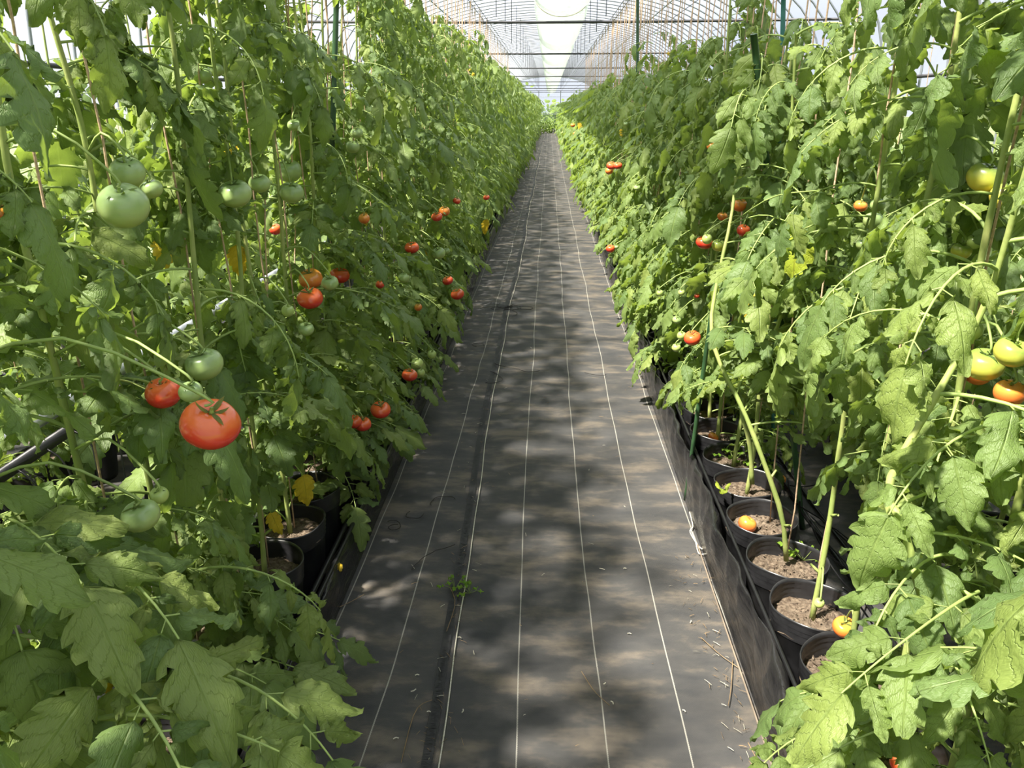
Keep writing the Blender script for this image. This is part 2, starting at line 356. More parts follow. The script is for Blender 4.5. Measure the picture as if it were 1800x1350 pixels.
def compound_leaf(rs, droop=.6, size=1.0, lod=0, pairs=3):
    """a tomato leaf that grows from the origin toward +x; returns builder and sample points"""
    mb = MB(); smp = []
    Lr = .27 * size * rs.uniform(.85, 1.15)
    lob, m, k = ((5, 6, 6), (4, 4, 4), (0, 2, 3))[lod]
    e0 = math.radians(rs.uniform(15, 45)); e1 = -math.radians(20 + 60 * droop * rs.uniform(.7, 1.2))
    n = 12; t = np.linspace(0, 1, n); el = e0 + (e1 - e0) * t ** .9
    side = np.cumsum(np.full(n, rs.uniform(-.05, .05)))
    st = Lr / (n - 1)
    P = np.zeros((n, 3)); P[1:, 0] = np.cumsum(np.cos(el[1:]) * np.cos(side[1:]) * st); P[1:, 1] = np.cumsum(np.cos(el[1:]) * np.sin(side[1:]) * st); P[1:, 2] = np.cumsum(np.sin(el[1:]) * st)
    tube(mb, P, np.linspace(.0030, .0012, n) * size ** .5, k, 1, 0, False)
    def at_t(u):
        x = u * (n - 1); i = min(int(x), n - 2); return P[i] + (P[i + 1] - P[i]) * (x - i), (P[i + 1] - P[i]) / st
    def put(u, sgn, sc, ang):
        p, T = at_t(u); S = np.cross([0, 0, 1.0], T); S /= np.linalg.norm(S)
        d = T * math.cos(ang) + S * sgn * math.sin(ang)
        hang = droop * rs.uniform(.5, 1.25)
        d = d + np.array([0, 0, -1.0]) * hang * 1.1 + rs.normal(0, .12, 3); d /= np.linalg.norm(d)
        pl = .022 * size * sc * rs.uniform(.6, 1.3)
        n0 = np.array([0, 0, 1.0]) + T * .55 + rs.normal(0, .15, 3)
        q = p + (T * math.cos(ang) + S * sgn * math.sin(ang)) * pl
        if lod < 2: tube(mb, [p, (p + q) / 2, q], .0011 * size ** .5, 3, 1, 0, False)
        L = .102 * size * sc * rs.uniform(.85, 1.2)
        a, b = leaflet(mb, q, d, n0, L, L * rs.uniform(.27, .37), lob if sc > .5 or lod else 2, m if sc > .5 else min(m, 4), rs.uniform(0, .8) * .5 + 0, bend=rs.uniform(.1, .5) + droop * rs.uniform(.2, 1.0), roll=rs.uniform(.1, .6) + droop * .9 * rs.uniform(.2, 1), twist=rs.normal(0, .45), amp=(.0044 if lod == 0 else .002 if lod == 1 else 0) * size, tooth=rs.uniform(.16, .38))
        smp.extend([a, b])
    us = np.linspace(.27, .88, pairs)
    for i, u in enumerate(us):
        for sg in (-1, 1):
            put(min(u + rs.uniform(-.03, .03), .98), sg, rs.uniform(.8, 1.1) * (1.0 - .12 * abs(i - 1)), rs.uniform(.75, 1.2))
            if lod < 2 and i < pairs - 1 and rs.uniform() < .8:
                put(u + .5 * (us[1] - us[0]) if pairs > 1 else u, sg, rs.uniform(.25, .45), rs.uniform(.8, 1.3))
    # terminal leaflet
    p, T = at_t(.999)
    d = T + np.array([0, 0, -.5 * droop]) + rs.normal(0, .06, 3); d /= np.linalg.norm(d)
    L = .128 * size * rs.uniform(.9, 1.2)
    a, b = leaflet(mb, p, d, np.array([0, 0, 1.0]) + T * .4 + rs.normal(0, .1, 3), L, L * rs.uniform(.30, .40), lob, m, rs.uniform(0, .4), bend=rs.uniform(.1, .4) + droop * .6, roll=rs.uniform(.1, .4) + droop * .5, twist=rs.normal(0, .3), amp=.0042 * size if lod < 2 else 0, tooth=rs.uniform(.2, .42))
    smp.extend([a, b])
    return mb, np.array(smp)
rs = np.random.default_rng(5)
LEAF = {}
LEAF_MATS = [M['leaf'], M['stalk']]
for key, dr, cnt in (('flat', .22, 8), ('mid', .55, 8), ('droop', .95, 9)):
    LEAF[key] = []
    for i in range(cnt):
        mb, sm = compound_leaf(rs, dr * rs.uniform(.75, 1.2), 1.0, 0, 3 if i % 3 else 4)
        LEAF[key].append((mb.mesh('leaf_' + key, LEAF_MATS), sm))
LOD1 = {k: [compound_leaf(rs, dr * rs.uniform(.75, 1.2), 1.0, 1)[0] for i in range(6)] for k, dr in (('flat', .3), ('mid', .6), ('droop', .95))}
LOD2 = {k: [compound_leaf(rs, dr * rs.uniform(.75, 1.2), 1.08, 2)[0] for i in range(5)] for k, dr in (('flat', .3), ('mid', .6), ('droop', .95))}
def Rz(a): c, s = math.cos(a), math.sin(a); return np.array([[c, -s, 0], [s, c, 0], [0, 0, 1.0]])

# ---------------------------------------------------------------- fruit
def tomato_mesh(name, m, flat=.80, ribs=6, rib=.02):
    mb = MB(); nu, nv = 28, 18; V = []; 
    for i in range(nv + 1):
        ph = .02 + (math.pi - .04) * i / nv
        for j in range(nu):
            a = 2 * math.pi * j / nu
            top = max(0, math.cos(ph))
            r = 1 - rib * (1 + math.cos(ribs * a)) * (.3 + top) * .8
            x = math.sin(ph) ** .9 * r; z = math.cos(ph) * flat
            if ph < 1: z -= .32 * (1 - ph) ** 2 * flat
            V.append((x * math.cos(a), x * math.sin(a), z))
    mb.add(V, grid_q(nv + 1, nu, True)[:, ::-1])
    b = mb.n
    top = np.array(V[:nu]).mean(0); bot = np.array(V[-nu:]).mean(0)
    mb.add([top, bot], np.zeros((0, 3), int))
    j = np.arange(nu); mb.f[-1] = np.concatenate([np.stack([np.full(nu, b), (j), (j + 1) % nu], -1), np.stack([np.full(nu, b + 1), nv * nu + (j + 1) % nu, nv * nu + j], -1)]); mb.m[-1] = np.zeros(2 * nu, int)
    return mb.mesh(name, [m])
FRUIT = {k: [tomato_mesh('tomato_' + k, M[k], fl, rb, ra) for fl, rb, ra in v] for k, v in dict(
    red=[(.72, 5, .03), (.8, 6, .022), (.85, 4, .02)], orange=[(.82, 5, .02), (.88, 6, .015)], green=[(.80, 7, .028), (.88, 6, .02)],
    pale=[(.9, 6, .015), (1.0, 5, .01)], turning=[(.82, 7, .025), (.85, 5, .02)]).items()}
def calyx_mesh():
    mb = MB()
    for i in range(6):
        a = i * math.pi / 3 + .3; d = np.array([math.cos(a), math.sin(a), .10 + .25 * (i % 2)])
        leaflet(mb, np.array([0, 0, .0]), d, np.array([0, 0, 1.0]), .66 + .14 * (i % 2), .115, 0, 4, .1, bend=[.5, -.9, .2][i % 3], roll=.5, amp=0)
    tube(mb, [(0, 0, -.02), (0, 0, .10), (.02, 0, .22)], [.11, .075, .065], 6, 1)
    return mb.mesh('calyx', [M['leaf'], M['stalk']])
CALYX = calyx_mesh()
KINDLAB = dict(red='ripe red tomato', orange='orange half-ripe tomato', green='unripe green tomato', pale='small pale green tomato', turning='yellowish green ripening tomato')

# ---------------------------------------------------------------- pots
def pot_parts():
    mb = MB(); k = 36
    prof = [(.093, .0), (.096, .02), (.108, .185), (.1110, .188), (.1080, .195), (.1120, .202), (.1085, .209), (.1130, .216), (.1095, .223), (.1140, .230), (.1105, .237), (.1150, .245), (.1145, .251), (.1120, .250), (.1085, .242), (.1115, .235), (.1075, .228), (.1105, .221), (.1065, .214), (.1085, .205), (.1065, .199), (.105, .15)]
    V = []
    for r, z in prof:
        for j in range(k):
            a = 2 * math.pi * j / k; wv = 1 + .022 * math.sin(2 * a + 1) * (z / .25) + .010 * math.sin(5 * a)
            V.append((r * wv * math.cos(a), r * wv * math.sin(a), z + .004 * math.sin(3 * a) * (z > .18)))
    mb.add(V, grid_q(len(prof), k, True)[:, ::-1])
    b = mb.n; mb.add([(0, 0, 0)], np.zeros((0, 3), int)); j = np.arange(k); mb.f[-1] = np.stack([np.full(k, b), (j + 1) % k, j], -1); mb.m[-1] = np.zeros(k, int)
    pot = mb.mesh('pot', [M['pot']])
    s = MB(); rr = np.linspace(0.004, .1085, 16); V = []
    r5 = np.random.default_rng(3)
    for i, r in enumerate(rr):
        for j in range(k):
            a = 2 * math.pi * j / k
            V.append((r * math.cos(a), r * math.sin(a), .192 + .012 * (1 - r / .11) + r5.normal(0, .0022) + .004 * math.sin(3 * a + r * 60)))
    s.add(V, grid_q(16, k, True)[:, ::-1] if False else grid_q(16, k, True))
    # crumbs
    for i in range(90):
        r = .1 * math.sqrt(r5.uniform()); a = r5.uniform(0, 6.28); c = np.array([r * math.cos(a), r * math.sin(a), .198 + .01 * (1 - r / .11)])
        q = r5.normal(0, .0035, (4, 3)); q[:, 2] = np.abs(q[:, 2]) * .7
        s.add(c + q, [(0, 1, 2), (0, 2, 3), (0, 1, 3), (1, 2, 3)])
    return pot, s.mesh('soil', [M['soil']], False)
POT, SOIL = pot_parts()

# ---------------------------------------------------------------- clearings: sight lines to things that the photo shows in front of the leaves
CLEAR = []    # px, py, radius px, depth
FR = []       # fruit list
def fr(px, py, r, kind, X, vis=1.0, flat=None):
    p = at(px, py, X=X); _, _, d = proj(p); d = float(d[0]); FR.append((p, r * d / F, kind)); CLEAR.append((px, py, r * vis, d - .03))
XL, XR = -.72, .64
for a in [(370, 745, 52, 'red', -.47), (287, 690, 31, 'red', -.62), (359, 640, 33, 'green', -.66), (335, 688, 21, 'green', -.55),
          (217, 361, 43, 'green', -.66), (224, 303, 30, 'green', -.76), (266, 332, 20, 'green', -.76), (413, 340, 29, 'green', -.74), (512, 338, 22, 'green', -.78),
          (456, 322, 19, 'green', -.8), (508, 300, 22, 'green', -.84), (355, 132, 17, 'green', -.82), (379, 123, 14, 'green', -.84), (247, 906, 33, 'green', -.62), (280, 870, 16, 'pale', -.62),
          (2, 372, 14, 'orange', -.7), (545, 524, 23, 'red', XL), (546, 490, 21, 'orange', XL - .04), (597, 484, 18, 'red', XL - .02), (580, 497, 15, 'green', XL + .05),
          (484, 403, 11, 'red', -1.3), (640, 384, 10, 'orange', XL), (506, 546, 11, 'pale', XL), (538, 578, 14, 'green', XL), (724, 435, 13, 'red', -.68),
          (771, 445, 12, 'green', -.62), (785, 441, 6, 'green', -.6), (768, 381, 10, 'red', -.62), (781, 371, 10, 'orange', -.6), (803, 353, 7, 'red', -.56), (855, 347, 6, 'red', -.5),
          (787, 493, 10, 'red', -.56), (804, 517, 12, 'red', -.52), (668, 500, 8, 'red', -.66), (710, 488, 10, 'green', -.64), (720, 659, 14, 'red', -.6), (733, 639, 11, 'pale', -.6),
          (759, 623, 8, 'pale', -.57), (740, 655, 7, 'pale', -.57), (669, 720, 18, 'red', -.60), (637, 745, 16, 'red', -.64), (623, 741, 13, 'red', -.66),
          (517, 220, 12, 'green', -.8), (620, 258, 12, 'green', -.76), (627, 234, 11, 'green', -.74), (562, 97, 13, 'green', -.8), (547, 105, 9, 'green', -.82), (694, 413, 6, 'green', -.66),
          (378, 1182, 16, 'orange', -.66), (245, 410, 10, 'green', -1.0), (735, 540, 7, 'orange', -.62), (505, 60, 8, 'green', -.9),
          (1075, 291, 9, 'red', .47), (1086, 291, 8, 'red', .49), (1071, 300, 7, 'orange', .46), (1250, 257, 8, 'orange', .62), (1394, 272, 8, 'red', .9), (1073, 437, 8, 'red', .46), (1084, 434, 4, 'green', .47),
          (1238, 426, 15, 'red', .58), (1243, 420, 9, 'pale', .555), (1263, 431, 12, 'turning', .6), (1270, 380, 9, 'orange', .64), (1300, 360, 13, 'orange', .66), (1307, 405, 12, 'red', .66),
          (1217, 594, 15, 'red', .56), (1319, 545, 17, 'green', .68), (1198, 590, 8, 'pale', .56), (1189, 611, 8, 'pale', .55), (1198, 514, 6, 'pale', .56), (1190, 562, 8, 'green', .57), (1225, 520, 5, 'red', .6),
          (1732, 312, 31, 'turning', .78), (1768, 346, 27, 'turning', .8), (1793, 213, 15, 'pale', .8), (1543, 360, 13, 'green', .75), (1513, 362, 12, 'orange', .8), (1535, 388, 17, 'green', .78),
          (1515, 430, 10, 'green', .76), (1640, 160, 14, 'green', .8), (1705, 577, 22, 'pale', .72), (1690, 441, 17, 'turning', .84), (1712, 425, 14, 'pale', .86), (1730, 640, 33, 'turning', .72), (1780, 618, 30, 'turning', .72),
          (1718, 655, 24, 'orange', .76), (1775, 690, 26, 'orange', .74), (1545, 650, 8, 'orange', .78), (1484, 1102, 20, 'orange', .74), (1440, 1060, 9, 'pale', .7), (1585, 1342, 20, 'red', .66),
          (1007, 220, 4, 'orange', .42), (1011, 235, 4, 'orange', .42), (1265, 130, 8, 'green', .7), (1100, 218, 4, 'green', .5), (1120, 330, 6, 'green', .5), (1160, 515, 6, 'pale', .5)]:
    fr(*a)
# loose clearings: sightlines to pots, soil, stems on both sides
CLEAR += [(1345, 930, 62, 2.0), (1395, 985, 45, 1.9), (1385, 1065, 38, 1.7), (1300, 860, 60, 2.3), (1268, 790, 45, 2.6), (1245, 740, 35, 2.9), (1195, 760, 34, 2.4), (1215, 850, 40, 2.2), (1255, 920, 30, 2.0),
          (1295, 1000, 34, 1.8), (1330, 1140, 42, 1.45), (1360, 1240, 36, 1.2), (1410, 830, 45, 2.1), (1330, 770, 40, 2.4),
          (562, 880, 62, 2.15), (528, 945, 54, 1.95), (500, 890, 30, 2.1), (60, 636, 30, 1.7), (25, 650, 25, 1.6), (445, 466, 30, 2.8), (400, 490, 22, 2.5), (320, 535, 24, 2.2), (620, 960, 30, 1.9), (590, 930, 26, 1.9),
          (215, 850, 24, 1.6), (180, 800, 20, 1.6), (1150, 640, 20, 3.4), (1120, 590, 18, 4.0),
          (1110, 30, 45, 9), (1180, 25, 40, 5), (1090, 70, 25, 9), (1250, 30, 30, 4), (560, 40, 22, 4), (610, 60, 20, 4.5), (60, 85, 22, 3), (30, 60, 20, 3)]
CL = np.array(CLEAR); CL[len(FR):, 3] += np.where(CL[len(FR):, 1] > 450, .38, 0)
def blocked(P):
    x, y, z = proj(P)
    ok = (z > .05)
    D = np.hypot(x[:, None] - CL[None, :, 0], y[:, None] - CL[None, :, 1])
    return bool(np.any((D < CL[None, :, 2] + 6) & (z[:, None] < CL[None, :, 3]) & ok[:, None]))

# ---------------------------------------------------------------- plants
ORD = ['first', 'second', 'third', 'fourth', 'fifth', 'sixth', 'seventh', 'eighth', 'ninth', 'tenth', 'eleventh', 'twelfth', 'thirteenth', 'fourteenth', 'fifteenth', 'sixteenth', 'seventeenth', 'eighteenth', 'nineteenth', 'twentieth',
       'twenty-first', 'twenty-second', 'twenty-third', 'twenty-fourth', 'twenty-fifth', 'twenty-sixth']
def stem_points(x, y, H, rs_, lean=(0, 0)):
    n = 9; z = np.linspace(.19, H, n); wob = np.cumsum(rs_.normal(0, .010, (n, 2)), 0) * .8
    wob -= wob[0]
    return np.stack([x + wob[:, 0] + lean[0] * (z - .19), y + wob[:, 1] + lean[1] * (z - .19), z], -1)
STEMS = []   # (plant, stem points)
def stem_obj(pts, base, parent, r0=.008, r1=.0036, n=26, rs_=rs):
    P = spline(pts, n) - base; r = np.linspace(r0, r1, n) * (1 + .10 * np.sin(np.arange(n) * 2.4))
    mb = MB(); tube(mb, P, r, 8, 0)
    for i in range(2, n - 3, 2):      # cut leaf stubs low down
        if P[i][2] < .55 and rs_.uniform() < .6:
            a = rs_.uniform(0, 6.28); d = np.array([math.cos(a), math.sin(a), .6]) * .03
            tube(mb, [P[i], P[i] + d * .6, P[i] + d], [.0045, .004, .0035], 6, 0)
    return obj('stem', mb, M['stem'], parent)
def surface_leafs(P, zmin, dens, rs_):
    """node positions along a stem"""
    out = []; seg = np.diff(P, axis=0); L = np.linalg.norm(seg, axis=1); cum = np.concatenate([[0], np.cumsum(L)])
    s = 0.0; az = rs_.uniform(0, 6.28)
    while s < cum[-1]:
        i = min(np.searchsorted(cum, s, 'right') - 1, len(seg) - 1); p = P[i] + seg[i] * (s - cum[i]) / L[i]
        if p[2] > zmin: out.append((p, az))
        az += 2.4 + rs_.normal(0, .35); s += dens * rs_.uniform(.75, 1.25)
    return out
def near_plant(side, x, y, H, zmin, idx, rs_, label, group, custom=None, dens=.078, xlim=None, drmix=.75, sz=1.0, labels_extra=None):
    base = np.array([x, y, 0.0]); k_low = idx > 8 or (side < 0 and idx > 3)
    e = link('potted_tomato_plant', None, None, base, label=label, category='tomato plant', group=group)
    link('pot', POT, e, R=(0, 0, rs_.uniform(0, 6.28))); link('soil', SOIL, e, R=(0, 0, rs_.uniform(0, 6.28)))
    stems = custom if custom else [stem_points(x, y, H, rs_)]
    for sp in stems:
        sp = np.asarray(sp, float); r0 = .0085
        stem_obj(sp, base, e, rs_=rs_)
        STEMS.append((e, sp, base))
        nodes = surface_leafs(spline(sp, 30), zmin, dens, rs_)
        for p, az in nodes:
            zf = (p[2]) / 2.0
            if p[2] < .85 and k_low and rs_.uniform() < .75: az = (0 if side < 0 else math.pi) + rs_.normal(0, .8)
            for tr in range(9):
                key = 'flat' if rs_.uniform() > .25 + zf * drmix * 1.1 else ('mid' if rs_.uniform() > zf * .75 else 'droop')
                data, sm = LEAF[key][rs_.integers(len(LEAF[key]))]
                s = sz * rs_.uniform(.78, 1.15) * (1.0 if zf < .85 else .8)
                R = Rz(az); Q = sm @ R.T * s + p
                bad = blocked(Q) or np.any(np.linalg.norm(Q - CAMP, axis=1) < .50)
                if side < 0: lim = -.40 if p[2] < 1.0 else -.38
                else: lim = .42
                if xlim is not None: lim = xlim
                if not bad: bad = np.any(Q[:, 0] > lim) if side < 0 else np.any(Q[:, 0] < lim)
                if not bad: bad = np.any(Q[:, 2] < .06)
                if not bad: break
                az = rs_.uniform(0, 6.28); 
            if bad: continue
            o = link('leaf', data, e, p - base, (rs_.normal(0, .10), rs_.normal(0, .12), az)); o.scale = (s, s, s)
        # top shoot
    return e
def foliage_variant(rs_, H, zmin, lods, dens, reach=.62, sz=1.0):
    mb = MB(); P = np.array([[0, 0, .2], [0, 0, H]])
    for p, az in surface_leafs(spline([[0, 0, .2], [rs_.normal(0, .02), rs_.normal(0, .02), H * .5], [rs_.normal(0, .03), rs_.normal(0, .03), H]], 12), zmin, dens, rs_):
        zf = p[2] / 2.0
        key = 'flat' if rs_.uniform() > .25 + zf * .75 else ('mid' if rs_.uniform() > zf * .75 else 'droop')
        src = lods[key][rs_.integers(len(lods[key]))]; s = sz * rs_.uniform(.72, 1.08)
        mb.merge(src, Rz(az) * s, p, rs_.uniform(0, .5))
    for i in range(9):
        az = rs_.uniform(0, 6.28); src = lods['mid'][rs_.integers(len(lods['mid']))]; s = sz * rs_.uniform(.7, 1.0)
        mb.merge(src, Rz(az) * s, (0, 0, rs_.uniform(.25, .7)), rs_.uniform(0, .5))
    return mb
VAR1 = [foliage_variant(rs, rs.uniform(1.95, 2.15), .28, LOD1, .075).mesh('foliage', LEAF_MATS) for i in range(8)]
VAR2 = [foliage_variant(rs, rs.uniform(1.9, 2.1), .25, LOD2, .075, sz=1.05).mesh('foliage', LEAF_MATS) for i in range(6)]
VARB = [foliage_variant(rs, rs.uniform(1.55, 1.85), .30, LOD2, .065, sz=1.0).mesh('foliage', LEAF_MATS) for i in range(6)]
_s = MB(); _sp = spline([[0, 0, .19], [.012, .01, .8], [-.01, .0, 1.4], [0, .005, 1.98]], 14); tube(_s, _sp, np.linspace(.0085, .004, 14), 6)
FARSTEM = _s.mesh('stem', [M['stem']])
def far_plant(x, y, fol, rs_, label, group, sc=1.0):
    e = link('potted_tomato_plant', None, None, (x, y, 0), label=label, category='tomato plant', group=group)
    link('pot', POT, e); link('soil', SOIL, e)
    a = link('stem', FARSTEM, e, R=(0, 0, rs_.uniform(0, 6.28))); a.scale = (1, 1, sc)
    f_ = link('foliage', fol, e, R=(0, 0, rs_.uniform(0, 6.28))); f_.scale = (1, 1, sc)
    STEMS.append((e, np.array([[x, y, .2], [x, y, 2.0 * sc]]), np.array([x, y, 0.0])))
    return e

NEAR_N = 22
rp = np.random.default_rng(21)
# left front row
YL = [.49 + .235 * k for k in range(84)]; YR = [.595 + .235 * k for k in range(84)]
CUSTOM_L = {}
CUSTOM_R = {}
# the bent thick stem close on the right and the forked stem above the open pots
def px_path(lst): return np.array([at(a, b, Y=c) for a, b, c in lst])
CUSTOM_R[1] = [np.vstack([[(.74, .83, .19)], [(.70, .90, .40)], px_path([(1592, 945, 1.0), (1565, 900, 1.02), (1568, 835, 1.04), (1640, 705, 1.06), (1700, 600, 1.08), (1745, 500, 1.08), (1792, 340, 1.06), (1830, 200, 1.04)])])]
CUSTOM_R[6] = [px_path([(1382, 985, 2.03), (1374, 905, 2.03), (1338, 800, 2.06), (1304, 715, 2.1), (1266, 640, 2.16), (1250, 570, 2.2), (1264, 480, 2.26), (1284, 390, 2.3), (1300, 280, 2.36), (1326, 160, 2.42), (1336, 90, 2.45)])]
CUSTOM_R[7] = [px_path([(1322, 850, 2.24), (1318, 780, 2.24), (1304, 715, 2.26), (1330, 640, 2.3), (1372, 560, 2.3), (1380, 470, 2.3), (1385, 350, 2.3), (1392, 200, 2.3), (1400, 60, 2.3)])]
for row, ys, x0, side, custom in (('left', YL, -.82, -1, CUSTOM_L), ('right', YR, .72, 1, CUSTOM_R)):
    for k, y in enumerate(ys):
        x = x0 + rp.normal(0, .008); yy = y + rp.normal(0, .008)
        H = (2.15 if side < 0 else 1.76) + rp.normal(0, .08)
        if side > 0 and k < 7: H = 2.2
        if k < NEAR_N:
            lab = '%s potted tomato plant from the camera in the row just %s of the path' % (ORD[k], row)
            zmin = (.30 if k < 7 else .20) if side < 0 else (.30 if k < 4 else .62 if k < 9 else .20)
            near_plant(side, x, yy, H, zmin, k, rp, lab, 'tomato plants in the row %s of the path' % row, custom.get(k), drmix=.75 if side < 0 else .95, sz=1.05 if k < 4 else 1.0, dens=.052 if k < 4 else .042 if k < 10 else .05)
        elif k < len(ys):
            lab = 'tomato plant in the dense distant stretch of the row %s of the path' % row
            v = VAR1 if k < 40 else VAR2
            far_plant(x, yy, v[rp.integers(len(v))], rp, lab, 'distant tomato plants in the row %s of the path' % row, (1.02 if side < 0 else .87) + rp.normal(0, .03))
BACK = [('second row left of the path, behind the grey pipe', -1.95, .8, .30, 26), ('row nearest the left greenhouse wall', -2.75, 1.3, .42, 18),
        ('second row right of the path, behind the black cables', 1.45, .7, .30, 26), ('row nearest the right greenhouse wall', 2.25, 1.2, .42, 18)]
for nm, x0, y0, dy, cnt in BACK:
    for k in range(cnt):
        far_plant(x0 + rp.normal(0, .03), y0 + dy * k, VARB[rp.integers(6)] if k > 6 else VAR1[rp.integers(8)], rp, 'potted tomato plant in the ' + nm, 'tomato plants in the ' + nm, .92 + rp.normal(0, .04))
# the rows go on to the far end: beyond counting
mb = MB(); rq = np.random.default_rng(8)
src = [foliage_variant(rq, rq.uniform(1.9, 2.1), .2, LOD2, .10, sz=1.2) for i in range(4)]
def far_row(x0, y0, y1, dy, name, label, sc):
    mb = MB(); y = y0
    while y < y1:
        mb.merge(src[rq.integers(4)], Rz(rq.uniform(0, 6.28)) * np.array([[1, 1, sc]]), (x0 + rq.normal(0, .02), y, 0), rq.uniform(0, .5)); y += dy
    o = obj(name, mb, LEAF_MATS); o['kind'] = 'stuff'; o['label'] = label; o['category'] = 'tomato plants'
far_row(-.80, YL[-1] + .3, 50, .42, 'far_tomato_foliage', 'far end of the tomato row left of the path, a mass of small leaves', 1.04)
far_row(.73, YR[-1] + .3, 50, .42, 'far_tomato_foliage', 'far end of the tomato row right of the path, a mass of small leaves', .89)
for x0, y0, lb in ((-1.95, 8.7, 'far stretch of the second tomato row left of the path'), (-2.75, 9.0, 'far stretch of tomato row beside the left greenhouse wall'), (1.45, 8.6, 'far stretch of the second tomato row right of the path'), (2.25, 8.9, 'far stretch of tomato row beside the right greenhouse wall')):
    far_row(x0, y0, 30, .5, 'far_tomato_foliage', lb + ', mass of green leaves', .92)

# hang the fruit on the nearest stems
rf = np.random.default_rng(77)
used_fr = []
for p, R_, kind in FR:
    best = None
    for e, sp, base in STEMS:
        if abs(base[1] - p[1]) > .6 or abs(base[0] - p[0]) > .6: continue
        d = np.abs(sp[:, 2] - p[2] - .04); 
        S = spline(sp, 24); dd = np.linalg.norm(S - (p + np.array([0, 0, R_ + .03])), axis=1); i = int(np.argmin(dd))
        if best is None or dd[i] < best[0]: best = (dd[i], e, S[i], base)
    if best is None: continue
    _, e, q, base = best
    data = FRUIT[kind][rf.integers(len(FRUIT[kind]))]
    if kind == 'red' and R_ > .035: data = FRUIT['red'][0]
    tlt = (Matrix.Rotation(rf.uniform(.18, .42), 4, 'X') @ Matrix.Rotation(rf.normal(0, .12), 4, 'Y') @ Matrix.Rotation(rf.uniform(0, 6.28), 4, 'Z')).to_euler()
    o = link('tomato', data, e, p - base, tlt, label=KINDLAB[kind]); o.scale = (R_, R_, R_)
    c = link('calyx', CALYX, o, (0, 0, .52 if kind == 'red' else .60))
    if R_ < .02: c.scale = (1.15, 1.15, 1.15)
    top = p + np.array(Matrix.Rotation(.3, 3, 'X') @ Vector((0, 0, R_ * .78))) - base; qq = q - base
    gap = np.linalg.norm(top - qq)
    mid_ = (top + qq) / 2 + np.array([0, 0, .03 + gap * .12])
    s_ = MB(); tube(s_, spline([qq, mid_, top + np.array([0, 0, .015]), top], 10), np.linspace(.0028, .0020, 10), 5)
    obj('fruit_stalk', s_, M['stalk'], e)

# yellow flowers and yellow / lime leaves on plants
def nearest_plant(p):
    return min(STEMS, key=lambda t: (t[2][0] - p[0]) ** 2 + (t[2][1] - p[1]) ** 2)
def flower_mesh():
    mb = MB()
    for i in range(5): a = i * 1.2566; leaflet(mb, np.zeros(3), np.array([math.cos(a), math.sin(a), -.35]), np.array([0, 0, 1.0]), .014, .003, 0, 2, .1, bend=.8, roll=.3)
    tube(mb, [(0, 0, 0), (0, 0, -.008)], .0022, 5); return mb.mesh('flower', [M['flower']])
FLW = flower_mesh()
for px, py, X in [(1178, 98, .62), (1264, 500, .62), (1320, 520, .66), (1090, 235, .5), (405, 265, -.8), (1330, 470, .68), (1282, 515, .62), (830, 130, -.6), (655, 150, -.8)]:
    p = at(px, py, X=X); e, sp, base = nearest_plant(p)
    for j in range(3):
        o = link('flower', FLW, e, p - base + rf.normal(0, .012, 3), (rf.normal(0, .5), rf.normal(0, .5), rf.uniform(0, 6)), label='small yellow flower'); o.scale = (1.2,) * 3
    S = spline(sp, 24); q = S[int(np.argmin(np.linalg.norm(S - p, axis=1)))]
    s_ = MB(); tube(s_, spline([q - base, (q + p) / 2 - base + np.array([0, 0, .02]), p - base], 6), .0016, 4); obj('flower_stalk', s_, M['stalk'], e)
def single_leaf(px, py, X, L, kind, dirv, label=None, roll=.5, bend=.5):
    p = at(px, py, X=X); e, sp, base = nearest_plant(p)
    mb = MB(); leaflet(mb, p - base, np.array(dirv, float), np.array([-.6 * np.sign(X), -.7, .5]), L, L * .34, 5, 6, .2, bend=bend, roll=roll, twist=.3, amp=.004)
    S = spline(sp, 24); q = S[int(np.argmin(np.linalg.norm(S - p, axis=1)))]
    tube(mb, spline([q - base, (q + p) / 2 - base + np.array([0, 0, .03]), p - base], 8), .0018, 4, 1)
    o = obj('leaf', mb, [M[kind], M['stalk']], e)
    if label: o['label'] = label
for a in [(1405, 400, .66, .16, 'leaf_lime', (-.15, -.2, -1), 'yellow-green fading leaf'), (1440, 335, .64, .15, 'leaf', (.0, -.2, -1)), (1330, 505, .66, .10, 'leaf_yellow', (-.3, -.2, -.5), 'withered yellow leaf'),
          (1300, 560, .68, .08, 'leaf_lime', (0, -.2, -1), 'fading yellow leaf'), (533, 835, -.72, .12, 'leaf_yellow', (.1, 0, -1), 'yellow withered leaf'), (155, 1150, -.7, .10, 'leaf_yellow', (.2, 0, -1), 'yellow leaf'),
          (475, 900, -.78, .08, 'leaf_yellow', (.3, -.1, -.6), 'yellow withered leaf'), (415, 430, -.86, .10, 'leaf_yellow', (.1, 0, -1), 'yellow leaf'), (745, 440, -.7, .10, 'leaf_yellow', (0, 0, -1), 'yellow leaf'),
          (640, 372, -.74, .06, 'leaf_yellow', (.2, 0, -1), 'dry yellow leaf'), (855, 385, -.52, .14, 'leaf_yellow', (0, 0, -1), 'yellow leaf'), (1018, 215, .45, .2, 'leaf_yellow', (0, 0, -1), 'yellow leaf'),
          (285, 410, -.95, .10, 'leaf_yellow', (0, 0, -1), 'yellow leaf')]:
    single_leaf(*a)
